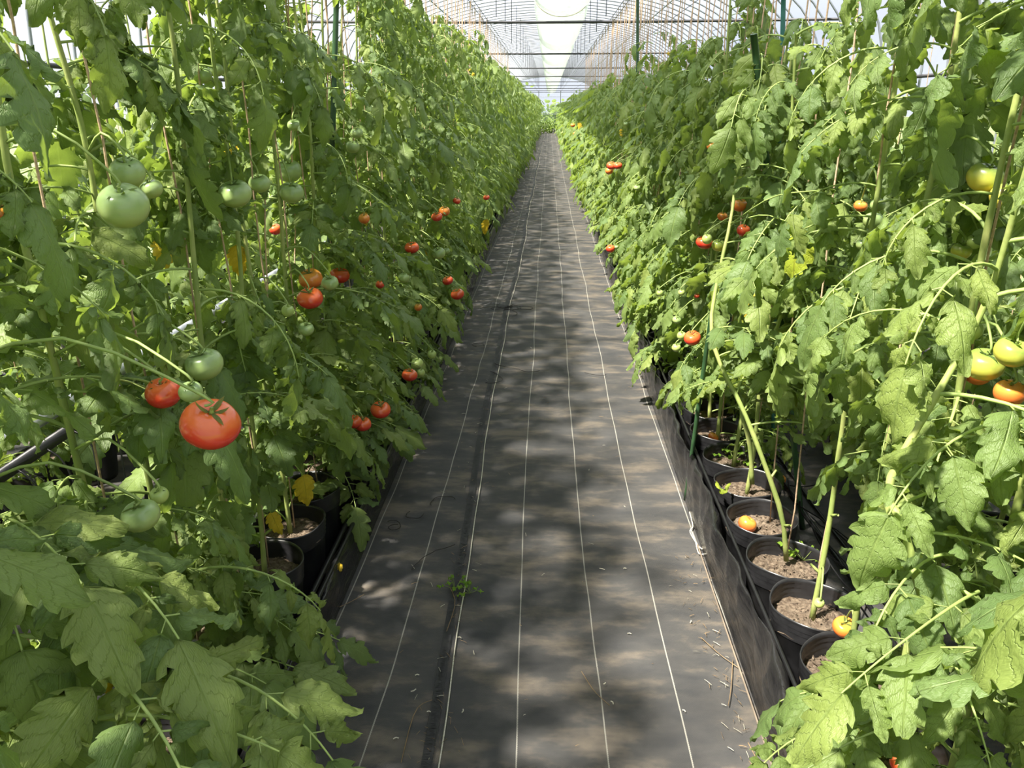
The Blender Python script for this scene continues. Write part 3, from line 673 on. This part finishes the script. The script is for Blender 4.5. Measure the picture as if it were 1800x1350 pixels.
# big near leaflets that frame the lower corners
def big_leaf(px, py, X, size, az, key, rot=(0, 0), i=0):
    p = at(px, py, X=X); e, sp, base = nearest_plant(p)
    data, sm = LEAF[key][i]
    Rm = np.array(Matrix.Rotation(az, 3, 'Z')) @ np.array(Matrix.Rotation(rot[1], 3, 'Y')) @ np.array(Matrix.Rotation(rot[0], 3, 'X'))
    for dz in (0, -.03, .03, -.06, .06, -.09, .10, -.13, .15, None):
        if dz is None: return
        q = p + np.array([0, 0, dz])
        if not blocked(sm @ Rm.T * size + q): break
    p = q
    o = link('leaf', data, e, p - base, (rot[0], rot[1], az)); o.scale = (size,) * 3
for a in [(20, 1120, -.72, 1.35, -.2, 'flat', (0, .1), 0), (250, 1150, -.66, 1.25, .0, 'flat', (0, .15), 1), (150, 1270, -.62, 1.2, -.3, 'flat', (0, .1), 2), (10, 860, -.75, 1.2, -.1, 'flat', (0, 0), 3),
          (330, 1010, -.72, 1.1, -.2, 'mid', (0, 0), 4), (420, 1100, -.76, 1.0, .0, 'flat', (0, .2), 5), (20, 720, -.8, 1.2, .1, 'flat', (.1, 0), 6), (120, 560, -.8, 1.1, -.2, 'mid', (0, 0), 1),
          (1800, 880, .66, 1.15, 2.75, 'flat', (0, .1), 2), (1740, 1130, .64, 1.1, 3.3, 'flat', (0, 0), 3), (1690, 980, .62, 1.0, 3.6, 'mid', (0, 0), 4), (1650, 1200, .60, .95, 2.9, 'mid', (0, 0), 6), (1720, 1040, .60, .9, 3.9, 'flat', (0, .2), 1), (1780, 1290, .7, 1.0, 3.0, 'flat', (0, 0), 5), (1620, 1250, .78, 1.0, 3.2, 'mid', (0, 0), 0)]:
    big_leaf(*a)

# ---------------------------------------------------------------- twines
TW = []
def twine(p0, p1, label, group=None, r=.0022, mtl='twine', name='support_twine', cat='twine', wob=.004):
    n = 14; t = np.linspace(0, 1, n)[:, None]; P = np.asarray(p0) * (1 - t) + np.asarray(p1) * t
    P = P + np.stack([np.sin(np.arange(n) * 1.9 + p0[1] * 9), np.cos(np.arange(n) * 1.3 + p0[1] * 7), np.zeros(n)], -1) * wob
    b = P[0].copy(); mb = MB(); tube(mb, P - b, r, 5)
    return obj(name, mb, M[mtl], loc=b, label=label, category=cat, group=group)
rt_ = np.random.default_rng(4); WZ = 2.5
for row, ys, x0 in (('left', YL, -.82), ('right', YR, .72)):
    for k, y in enumerate(ys[:70]):
        for j in ((0, 1) if 7 < k < 45 else (0,)):
            dx = (.018 if j == 0 else -.03) + rt_.normal(0, .006); 
            if k < 8: lab = 'tan twine %s beside the %s tomato plant from the camera, %s row' % ('held close' if j == 0 else 'second strand', ORD[k], row)
            else: lab = 'tan twine hanging from the wire over the distant %s row' % row
            zt = WZ - .004
            if k >= 3 or True: twine((x0 + dx, y + (.02 if j == 0 else -.10), .22 if j == 0 else .9), (x0 + .05 * (1 if j else 0) + rt_.normal(0, .012), y + rt_.normal(0, .03), zt), lab, 'twines over the %s row' % row, r=.0024 if k < 25 else .003)
for nm, x0, y0, dy, cnt in BACK:
    for k in range(0, cnt, 3):
        twine((x0, y0 + dy * k, .3), (x0 + rt_.normal(0, .02), y0 + dy * k, WZ - .004), 'tan twine hanging over the ' + nm, 'twines over the ' + nm)

# ---------------------------------------------------------------- the greenhouse
HW, EAVE, RIDGE, YA, YB = 3.5, 1.85, 3.55, -1.5, 60.0
gx = np.linspace(-HW, HW, 141); gy = np.concatenate([np.linspace(YA, 8, 200), np.linspace(8.2, YB, 120)])
GX, GY = np.meshgrid(gx, gy)
GZ = .004 * np.sin(GX * 9 + np.sin(GY * 3) * 2) * np.sin(GY * 7 + GX * 4) + .0025 * np.sin(GX * 23 + GY * 11)
mb = MB(); mb.add(np.stack([GX, GY, GZ - .004], -1).reshape(-1, 3), grid_q(len(gy), len(gx))[:, ::-1])
fl = obj('floor', mb, M['fabric']); fl['kind'] = 'structure'
mb = MB(); mb.add([(-60, -20, -.05), (60, -20, -.05), (60, 140, -.05), (-60, 140, -.05)], [(0, 1, 2, 3)])
g = obj('ground', mb, simple('outside_grass', (.16, .22, .07), .9, .4, .6)); g['kind'] = 'structure'
def arc(n=28, off=0.0):
    pts = [(-HW - off, 0)] + [(-HW - off, z) for z in (.6, 1.2, EAVE)]
    for i in range(1, n):
        a = math.pi * (1 - i / n); x = math.cos(a); z = math.sin(a) ** .85
        pts.append(((HW + off) * math.copysign(abs(x) ** .92, x), EAVE + (RIDGE - EAVE + off) * z))
    pts += [(HW + off, z) for z in (EAVE, 1.2, .6, 0)]
    return np.array(pts)
A = arc()
mb = MB(); tube(mb, np.stack([A[:, 0], np.zeros(len(A)), A[:, 1]], -1), .0125, 6)
hoop = mb.mesh('hoop', [M['hoop']])
for k in range(int((YB - YA) / .5) + 1):
    link('roof_hoop', hoop, None, (0, YA + .5 * k, 0), kind='structure')
A2 = arc(off=.018); n2 = len(A2)
def film_strip(name, lo, hi):
    B = A2[lo:hi]; ys = np.linspace(YA, YB, 54)
    V = np.stack([np.tile(B[:, 0], len(ys)), np.repeat(ys, len(B)), np.tile(B[:, 1], len(ys))], -1)
    mb = MB(); mb.add(V, grid_q(len(ys), len(B))); o = obj(name, mb, M['roof_film']); o['kind'] = 'structure'
film_strip('wall_left', 0, 4); film_strip('ceiling', 3, n2 - 3); film_strip('wall_right', n2 - 4, n2)
# end wall with posts, doorway and rails
mb = MB(); mb.add([(-HW, YB, 0), (HW, YB, 0), (HW, YB, EAVE), (-HW, YB, EAVE)], [(0, 1, 2, 3)])
Bt = A2[4:n2 - 4]; b0 = mb.n; mb.add(np.vstack([[(0, YB, EAVE)], np.stack([Bt[:, 0], np.full(len(Bt), YB), Bt[:, 1]], -1)]), np.array([(0, i + 1, i + 2) for i in range(len(Bt) - 1)]))
o = obj('wall_back', mb, M['roof_film']); o['kind'] = 'structure'
mb = MB()
for x in (-2.2, -.8, .8, 2.2): tube(mb, [(x, YB - .03, 0), (x, YB - .03, 2.6)], .02, 6)
for z in (1.0, 2.2): tube(mb, [(-HW, YB - .03, z), (HW, YB - .03, z)], .02, 6)
o = obj('trim_1', mb, M['hoop']); o['kind'] = 'structure'
# lengthwise purlins and side rails
for i, (x, z, r, m_) in enumerate([(0.0, RIDGE - .02, .014, 'hoop'), (-3.46, EAVE - .08, .02, 'dark_steel'), (3.46, EAVE - .08, .018, 'dark_steel'), (-2.0, 3.16, .012, 'hoop'), (2.0, 3.16, .012, 'hoop'), (-3.46, .95, .014, 'hoop'), (3.46, .95, .014, 'hoop')]):
    mb = MB(); tube(mb, [(x, YA, z), (x, (YA + YB) / 2, z), (x, YB, z)], r, 6); o = obj('side_rail' if z < 2 else 'roof_purlin', mb, M[m_]); o['kind'] = 'structure'
# cross beams carrying the wires and the duct
mb = MB(); tube(mb, [(-3.42, 0, 2.47), (-1.5, 0, 2.455), (0, 0, 2.45), (1.5, 0, 2.455), (3.42, 0, 2.47)], .016, 8); beam = mb.mesh('tie_beam', [M['dark_steel']])
BY = [4.3 + 5.8 * k for k in range(10)]
for y in BY: link('tie_beam', beam, None, (0, y, 0), kind='structure')
mb = MB(); tube(mb, [(0, 0, 2.46), (0, 0, 3.2)], .0045, 5); rod = mb.mesh('hanger_rod', [M['dark_steel']])
for x in (-.62, .62):
    for k in range(24): link('hanger_rod', rod, None, (x, 3.9 + 1.9 * k, 0.0), kind='structure')
for i, (x, lb) in enumerate([(-.82, 'left of the path'), (-.77, 'left of the path, inner strand'), (.72, 'right of the path'), (.77, 'right of the path, outer strand'), (-1.95, 'over second left row'), (1.45, 'over second right row'), (-2.75, 'over left wall row'), (2.25, 'over right wall row')]):
    mb = MB(); tube(mb, [(x, YA + .1, WZ), (x, 20, WZ - .01), (x, YB - .1, WZ)], .0035, 5)
    obj('crop_wire', mb, M['dark_steel'], label='thin dark wire strung lengthwise under the roof ' + lb, category='wire')
mb = MB()
for x in (-.62, .62): tube(mb, [(x, YA + .1, 2.46), (x, YB - .1, 2.46)], .006, 5)
# air duct
mb = MB(); ny = 420; ys = np.linspace(2.0, 59, ny); k = 28; V = []
for y in ys:
    ph = ((y - 4.3) / 5.8) % 1.0; d = min(ph, 1 - ph)
    sq = math.exp(-(d / .014) ** 2) + .55 * math.exp(-(d / .10) ** 2); sag = .07 * math.sin(math.pi * ph)
    for j in range(k):
        a = 2 * math.pi * j / k; x = math.cos(a); z = math.sin(a)
        wr = 1 + .012 * math.sin(y * 26 + j) + .008 * math.sin(y * 61 + 2 * j)
        hw = (.345 - .03 * sq) * wr; hh = (.27 - .05 * sq) * wr
        V.append((.13 + hw * x, y, 2.72 + (hh * z if z > 0 else hh * .9 * z - sag * abs(z)) + .04 * sq))
mb.add(V, grid_q(ny, k, True)); duct = obj('air_duct', mb, M['duct'], label='long white translucent plastic air duct hanging under the roof along the middle', category='air duct')
for y in BY:
    mb = MB(); a = np.linspace(0, 2 * np.pi, 33); tube(mb, np.stack([.13 + .325 * np.cos(a), np.full(33, y), 2.745 + .235 * np.sin(a)], -1), .006, 5, caps=False)
    obj('duct_band', mb, M['bits'], duct)

# far end: weeds and shrubs seen at the end of the path
def shrub(x, y, h, wd, label, sd):
    r7 = np.random.default_rng(sd); mb = MB()
    for i in range(260):
        p = np.array([r7.normal(0, wd * .4), r7.normal(0, .25), abs(r7.normal(.4, .28)) * h])
        leaflet(mb, p, r7.normal(0, 1, 3), r7.normal(0, 1, 3) + [0, 0, 1.5], .16, .05, 0, 2, r7.uniform(0, .5))
    e = link('shrub', None, None, (x, y, 0), label=label, category='shrub')
    obj('foliage', mb, [M['leaf_pale']], e)
    mb = MB()
    for i in range(5): tube(mb, [(0, 0, 0), (r7.normal(0, .1), 0, .3 * h), (r7.normal(0, wd * .3), r7.normal(0, .1), .7 * h)], .012, 5)
    obj('stem', mb, M['stem'], e)
shrub(-.35, 49.5, .9, .9, 'low green bush closing the far end of the path, left half', 1)
shrub(.35, 49.8, .8, .9, 'low green bush closing the far end of the path, right half', 2)
for i, x in enumerate((-11, -6.5, -3, .5, 4.5, 9)):
    r8 = np.random.default_rng(50 + i); mb = MB(); h = r8.uniform(1.8, 3.4)
    for j in range(320):
        p = np.array([r8.normal(0, .9), r8.normal(0, .8), abs(r8.normal(.55, .25)) * h])
        leaflet(mb, p, r8.normal(0, 1, 3), r8.normal(0, 1, 3) + [0, 0, 1.5], .45, .16, 0, 2, r8.uniform(0, .5))
    e = link('tree', None, None, (x, 66 + r8.uniform(-1, 2), -.05), label='leafy green tree outside beyond the far greenhouse wall', category='tree', group='trees beyond the far wall')
    obj('foliage', mb, [M['leaf']], e); mb = MB(); tube(mb, [(0, 0, 0), (.05, 0, h * .4), (0, 0, h * .8)], [.10, .08, .04], 7); obj('trunk', mb, M['wood'], e)

# ---------------------------------------------------------------- black film edging, hoses, pipes
def edging(name, label, prof, y0, y1, sd, amp=.010):
    r9 = np.random.default_rng(sd); ys = np.concatenate([np.arange(y0, 9, .035), np.arange(9, y1, .25)])
    prof = np.array(prof); s = spline(np.c_[prof, np.zeros(len(prof))], 16)[:, :2]; V = []
    ph = r9.uniform(0, 6.28, 8)
    for y in ys:
        for i, (x, z) in enumerate(s):
            u = i / 15
            dx = amp * (math.sin(y * 7 + ph[0] + 3 * u) + .7 * math.sin(y * 17 + ph[1] + 6 * u) + .4 * math.sin(y * 41 + ph[2] - 5 * u)) * min(1, u * 3)
            dz = amp * .8 * (math.sin(y * 5 + ph[3]) + .5 * math.sin(y * 13 + ph[4])) * u
            V.append((x + dx, y, max(z + dz, .001)))
    mb = MB(); mb.add(V, grid_q(len(ys), 16)); return obj(name, mb, M['film'], label=label, category='plastic sheet')
edging('plastic_edging', 'crumpled black plastic sheet standing between the path and the right row of pots', [(.572, .0), (.570, .07), (.560, .15), (.566, .215), (.578, .222), (.584, .19), (.588, .13)], -.6, 50, 3)
edging('plastic_edging', 'black plastic sheet lying between the path and the left row of pots', [(-.640, .0), (-.650, .03), (-.662, .085), (-.676, .10), (-.686, .07), (-.69, .04)], -.6, 50, 4, .005)
def hose(name, pts, r, label, m_='hose', cat='hose', n=60, k=7):
    mb = MB(); tube(mb, spline(pts, n), r, k); return obj(name, mb, M[m_], label=label, category=cat)
hose('irrigation_hose', [(-.667, -.5, .118), (-.668, 2, .120), (-.670, 5, .118), (-.668, 12, .12), (-.67, 30, .12)], .008, 'black hose lying on the left plastic edging, path side')
hose('irrigation_hose', [(-.693, -.5, .115), (-.692, 2, .12), (-.694, 5, .115), (-.692, 12, .12), (-.695, 30, .12)], .009, 'black hose against the left row of pots')
hose('irrigation_hose', [(.594, -.5, .235), (.590, 1.0, .238), (.593, 2.2, .232), (.592, 5, .235), (.592, 20, .235)], .0055, 'thin black hose along the top of the right plastic edging')
hose('irrigation_hose', [(.603, -.5, .10), (.600, 1.2, .105), (.602, 2.2, .10), (.601, 5, .10), (.60, 20, .10)], .006, 'black hose low between the right edging and pots')
# straw debris and batten beside the right edging
hose('wooden_batten', [(.556, 1.22, .010), (.560, 1.6, .010), (.559, 2.0, .011), (.560, 2.45, .010)], .0032, 'thin weathered batten pinning the fabric along the right edging', 'wood', 'batten', 12, 4)
# left pipes on stands
def run(name, x, z, r, label, m_, y0=-.4, y1=34):
    mb = MB(); tube(mb, [(x, y0, z), (x, (y0 + y1) / 2, z), (x, y1, z)], r, 10); return obj(name, mb, M[m_], label=label, category='pipe')
run('supply_pipe', -1.48, .64, .024, 'grey metal pipe running lengthwise behind the left row of plants', 'pipe')
run('supply_hose', -1.43, .585, .019, 'thick black hose running just below the grey pipe behind left row', 'hose')
mb = MB(); tube(mb, [(0, 0, 0), (0, 0, .613)], .012, 7); st_m = mb.mesh('pipe_stand', [M['dark_steel']])
for k in range(12): link('pipe_stand', st_m, None, (-1.48, .6 + 1.9 * k, 0), label='short dark post carrying the grey pipe behind the left row', category='post', group='posts under the grey pipe')
rh = np.random.default_rng(9)
for k in range(46):      # drip lines hang from the hose
    y = .5 + .13 * k; x = -1.41; tx = x + rh.uniform(.03, .22); ty = y + rh.normal(0, .12)
    mb = MB(); tube(mb, spline([(x, y, .585), (x + .05, y, .52), ((x + tx) / 2, (y + ty) / 2, .25), (tx, ty, .02), (tx + rh.uniform(0, .12), ty + rh.normal(0, .05), .006)], 14), .0028, 5)
    obj('drip_line', mb, M['hose'], label='thin black drip line hanging from the hose behind the left row', category='tube', group='drip lines behind the left row')
for k in range(34):      # cables on the floor behind the right pots
    y = 1.2 + .17 * k; P = [(.86 + rh.uniform(-.02, .03), y, .23), (.92, y + rh.normal(0, .05), .14), (1.0 + rh.uniform(0, .08), y + rh.normal(0, .1), .012), (1.12 + rh.normal(0, .05), y + rh.normal(0, .15), .02), (1.2, y + rh.normal(0, .2), .008)]
    mb = MB(); tube(mb, spline(P, 20), .0030, 5)
    obj('drip_line', mb, M['hose'], label='thin black drip line looping over the sheet behind the right pots', category='tube', group='drip lines behind the right row')
for x, r in ((1.02, .008), (1.08, .006)):
    hose('irrigation_hose', [(x, -.4, r + .002), (x + .02, 2, r + .002), (x - .02, 4, r + .002), (x, 12, r + .002), (x, 25, r + .002)], r, 'black hose on the floor behind the right pots, %s one' % ('thicker' if r > .007 else 'thinner'))

# ---------------------------------------------------------------- stakes
def stake(p0, p1, r, m_, label):
    p0 = np.asarray(p0); p1 = np.asarray(p1); n = 24; t = np.linspace(0, 1, n)[:, None]; P = p0 * (1 - t) + p1 * t
    rr = r * (1 + .06 * (np.arange(n) % 3 == 0)); mb = MB(); tube(mb, P - p0, rr, 8)
    obj('plant_stake', mb, M[m_], loc=p0, label=label, category='stake')
b_ = at(1205, 878, Z=.0); stake(b_, at(1262, 470, X=.60), .0085, 'stake', 'dark green stake leaning at the right edge of the path, foot on the fabric')
stake((.74, 6.3, .2), at(1121, -40, Y=6.3), .011, 'stake', 'olive green stake rising above the right row near the duct')
stake((1.0, 3.1, .0), at(1378, -30, Y=2.8), .008, 'stake_teal', 'teal stake behind the right row at the top')
stake((-.94, 2.9, .0), at(592, -20, Y=3.0), .010, 'stake', 'dark green stake standing behind the left row')
stake((.98, 2.6, .0), at(1325, 60, Y=2.35), .010, 'stake', 'thick green stake in front of upper right leaves')
stake((-1.35, 1.4, .0), (-1.35, 1.42, 1.3), .012, 'wood', 'grey wooden post behind the near left plants')

# ---------------------------------------------------------------- the seam of the two fabric sheets
mb = MB(); ra = np.random.default_rng(31)
def seam_x(y): return -.305 + .012 * math.sin(y * .9) + .006 * math.sin(y * 2.7 + 1) + .035 * math.exp(-(y - 1.2) ** 2 / .6) * .9
for i in range(6500):
    y = 1.0 + 13 * ra.uniform() ** 1.6; x = seam_x(y); L = ra.uniform(.012, .026)
    p = np.array([x + .012, y, .004]); q = p + np.array([-L, ra.normal(0, .004), ra.uniform(.0, .004)])
    mb.add([p + (0, -.0007, 0), p + (0, .0007, 0), q + (0, .0004, 0), q + (0, -.0004, 0)], [(0, 1, 2, 3)])
o = obj('frayed_fabric_edge', mb, M['fray']); o['kind'] = 'stuff'; o['label'] = 'frayed black fibres along the seam where two path sheets overlap'; o['category'] = 'frayed edge'
mb = MB(); ys = np.arange(.6, 50, .05)
V = []
for y in ys: x = seam_x(y); V += [(x - .016, y, .0025), (x + .004, y, .0045), (x + .010, y, .0055)]
mb.add(V, grid_q(len(ys), 3)); obj('fabric_seam', mb, M['fray'], label='dark overlapped edge of the path fabric running down its left part', category='fabric edge')
mb = MB(); tube(mb, [(seam_x(y) + .028 + .002 * math.sin(y * 9), y, .0045) for y in np.arange(.8, 50, .08)], .0022, 4); obj('selvedge_cord', mb, M['cord'], label='white selvedge cord beside the frayed dark seam', category='cord')
# fallen roots, twigs and litter
def curl(p, L, r, m_, name, label, cat, sd, n=14, curv=.5, group=None):
    r1 = np.random.default_rng(sd); a = r1.uniform(0, 6.28); P = [np.array(p, float)]; k = r1.normal(0, curv)
    for i in range(n): a += k * .5 + r1.normal(0, .25); P.append(P[-1] + np.array([math.cos(a), math.sin(a), 0]) * L / n)
    P = np.array(P); P[:, 2] = .006 + r; mb = MB(); tube(mb, P, r, 4); obj(name, mb, M[m_], label=label, category=cat, group=group)
for i, (px, py, L) in enumerate([(745, 905, .14), (700, 925, .20), (800, 960, .22), (885, 548, .30), (870, 640, .35), (862, 655, .3), (850, 610, .2), (800, 880, .16), (893, 540, .25), (1065, 660, .15)]):
    curl(at(px, py, Z=0), L, .0016, 'root', 'dry_root', 'thin black dried root curled on the path near its dark seam', 'root', i + 5, group='dried roots on the path')
for i in range(5):
    mbx = at(888 + i * 3, 545 - i * 2, Z=0); curl(mbx, .5, .002, 'root', 'dry_root', 'tangled clump of black roots on the path seam', 'root', i + 60, 30, 1.6, 'root clump on the seam')
mb = MB(); rb = np.random.default_rng(17)
for i in range(300):
    if rb.uniform() < .55: x = rb.uniform(.45, .565); y = rb.uniform(1.1, 2.4)
    else: x = rb.uniform(-.45, .5); y = rb.uniform(1.2, 5)
    if rb.uniform() < .3: x = seam_x(y) + rb.normal(0, .03)
    a = rb.uniform(0, 6.28); L = rb.uniform(.004, .028); d = np.array([math.cos(a), math.sin(a), 0]) * L
    p = np.array([x, y, .006]); tube(mb, [p, p + d * .5 + (0, 0, .001), p + d], rb.uniform(.0004, .0009), 3, 0 if rb.uniform() < .75 else 1)
o = obj('straw_litter', mb, [M['straw'], M['bits']]); o['kind'] = 'stuff'; o['label'] = 'scattered straw and dry plant crumbs on the path fabric'; o['category'] = 'litter'
for i, (px, py) in enumerate([(375, 0)]): pass
for i, (px, py, L) in enumerate([(543, 1296, .03), (576, 1220, .010), (572, 1240, .010), (722, 1216, .016), (737, 1187, .012), (811, 1122, .012), (1078, 1238, .012), (1205, 1252, .010), (812, 1253, .012), (757, 1252, .010), (701, 1298, .014), (1061, 1203, .008), (1213, 1095, .012), (1101, 1000, .010), (1110, 1115, .012)]):
    p = at(px, py, Z=.004); r1 = np.random.default_rng(i); a = r1.uniform(0, 3.1); mb = MB()
    tube(mb, [(0, 0, 0), (math.cos(a) * L * .5, math.sin(a) * L * .5, .001), (math.cos(a + .4) * L, math.sin(a + .4) * L, 0)], .0016, 5)
    obj('plant_fragment', mb, M['bits'], loc=(p[0], p[1], .005), label='tiny pale cut stalk piece lying on the path fabric', category='plant debris', group='pale stalk pieces on the path')
for i, (a, b, c) in enumerate([((785, 1110), (800, 1060), (790, 1030)), ((1022, 1180), (1045, 1215), (1072, 1240)), ((1288, 1160), (1285, 1210), (1280, 1240)), ((1232, 1120), (1265, 1150), (1300, 1175)), ((640, 1045), (612, 1060), (585, 1072)), ((1315, 1305), (1328, 1330), (1338, 1350)), ((760, 1230), (730, 1250), (705, 1340))]):
    P = [at(*q, Z=.006) for q in (a, b, c)]; mb = MB(); tube(mb, spline(P, 8), .0012, 4); obj('straw_stalk', mb, M['straw'], label='long dry straw stalk lying on the path fabric', category='straw', group='dry stalks on the path')
P = [at(*q, Z=.008) for q in [(1212, 900), (1218, 925), (1213, 935), (1228, 960), (1242, 970), (1238, 974), (1228, 972), (1222, 950), (1214, 930)]]
mb = MB(); tube(mb, spline(P, 40), .0022, 5); obj('cord_loop', mb, M['cord'], label='loose loop of white cord lying by the right edging', category='cord')
# yellow fallen leaves and yellow clip on a pot
for px, py, Z, L, m_, lb, dv in [(597, 988, .11, .045, 'leaf_yellow', 'small yellow fallen leaf lying on the left black edging', (.3, -1, 0)), (1272, 868, .262, .05, 'leaf_lime', 'forked lime yellow leaf caught on the rim of a right pot', (-.4, .5, .8)), (1352, 885 - 62, .02, .05, 'leaf_yellow', 'withered yellow leaf on the sheet behind right pots', (1, .2, .1))]:
    p = at(px, py, Z=Z); mb = MB(); leaflet(mb, np.zeros(3), np.array(dv, float), np.array([0, 0, 1.0]), L, L * .25, 3, 4, .1, bend=.4, roll=.7)
    if 'forked' in lb: leaflet(mb, np.zeros(3), np.array([.6, .3, .9]), np.array([0, -1, .3]), L * .9, L * .2, 3, 4, .1, bend=.2, roll=.6)
    obj('fallen_leaf', mb, M[m_], loc=p, label=lb, category='leaf')
# weed growing in the seam
def weed(p, label, sc, sd, cnt=9):
    r1 = np.random.default_rng(sd); e = link('weed', None, None, p, label=label, category='weed'); mb = MB(); s_ = MB()
    for i in range(cnt):
        a = r1.uniform(0, 6.28); q = np.array([math.cos(a), math.sin(a), 0]) * r1.uniform(.008, .035) * sc + (0, 0, r1.uniform(.008, .03) * sc)
        tube(s_, [(0, 0, 0), q * .6, q], .0008, 4)
        leaflet(mb, q, np.array([math.cos(a), math.sin(a), .2]), np.array([0, 0, 1.0]), .022 * sc, .007 * sc, 3, 4, r1.uniform(0, .5), bend=.5, roll=.3)
    obj('leaves', mb, [M['weed']], e); obj('stem', s_, M['stalk'], e)
p = at(800, 1035, Z=0); weed(p, 'small bright green weed sprouting from the path seam, left sprig', 1.1, 1, 8)
p = at(826, 1043, Z=0); weed(p, 'small bright green weed sprouting from the path seam, right sprig', 1.0, 2, 10)
for i, (px, py) in enumerate([(1412, 985), (1330, 830), (1290, 810), (1348, 760)]):
    p = at(px, py, Z=.2 if i else .2); weed(p, ['tiny weed in right pot beside the forked stem', 'tiny weed in the pot left of the forked stem', 'tiny weed in a right pot beside the green stake', 'tiny weed in a farther right pot'][i], 1.5, 10 + i, 9)
# grass tufts behind the near left pots
rg = np.random.default_rng(41)
for i in range(12):
    mb = MB(); x, y = -1.1 + rg.normal(0, .10), .8 + .2 * i
    for j in range(60):
        a = rg.uniform(0, 6.28); L = rg.uniform(.08, .24); d = np.array([math.cos(a), math.sin(a), 0]); b = np.array([rg.normal(0, .03), rg.normal(0, .03), 0])
        tube(mb, [b, b + d * L * .25 + (0, 0, L * .8), b + d * L * .7 + (0, 0, L * .9)], [.0012, .0009, .0003], 3, caps=False)
    obj('grass_tuft', mb, M['grass'], loc=(x, y, 0), label='wispy green grass tuft behind the near left pots', category='grass', group='grass tufts behind the left pots')
# loose fruit lying in the open pots on the right
for px, py, r, Z, lb in [(1314, 921, 16.5, .222, 'orange tomato lying on the soil of an open right pot'), (1254, 768, 9.5, .215, 'small orange tomato on the soil of a right pot beside green stake'), (1370, 841, 12, .03, 'reddish tomato lying among black drip lines behind right pots')]:
    p = at(px, py, Z=Z); d = float(proj(p)[2][0]); R_ = r * d / F
    e = link('loose_tomato', FRUIT['orange'][0], None, p, (.4, .3, 1), label=lb, category='tomato'); e.scale = (R_,) * 3
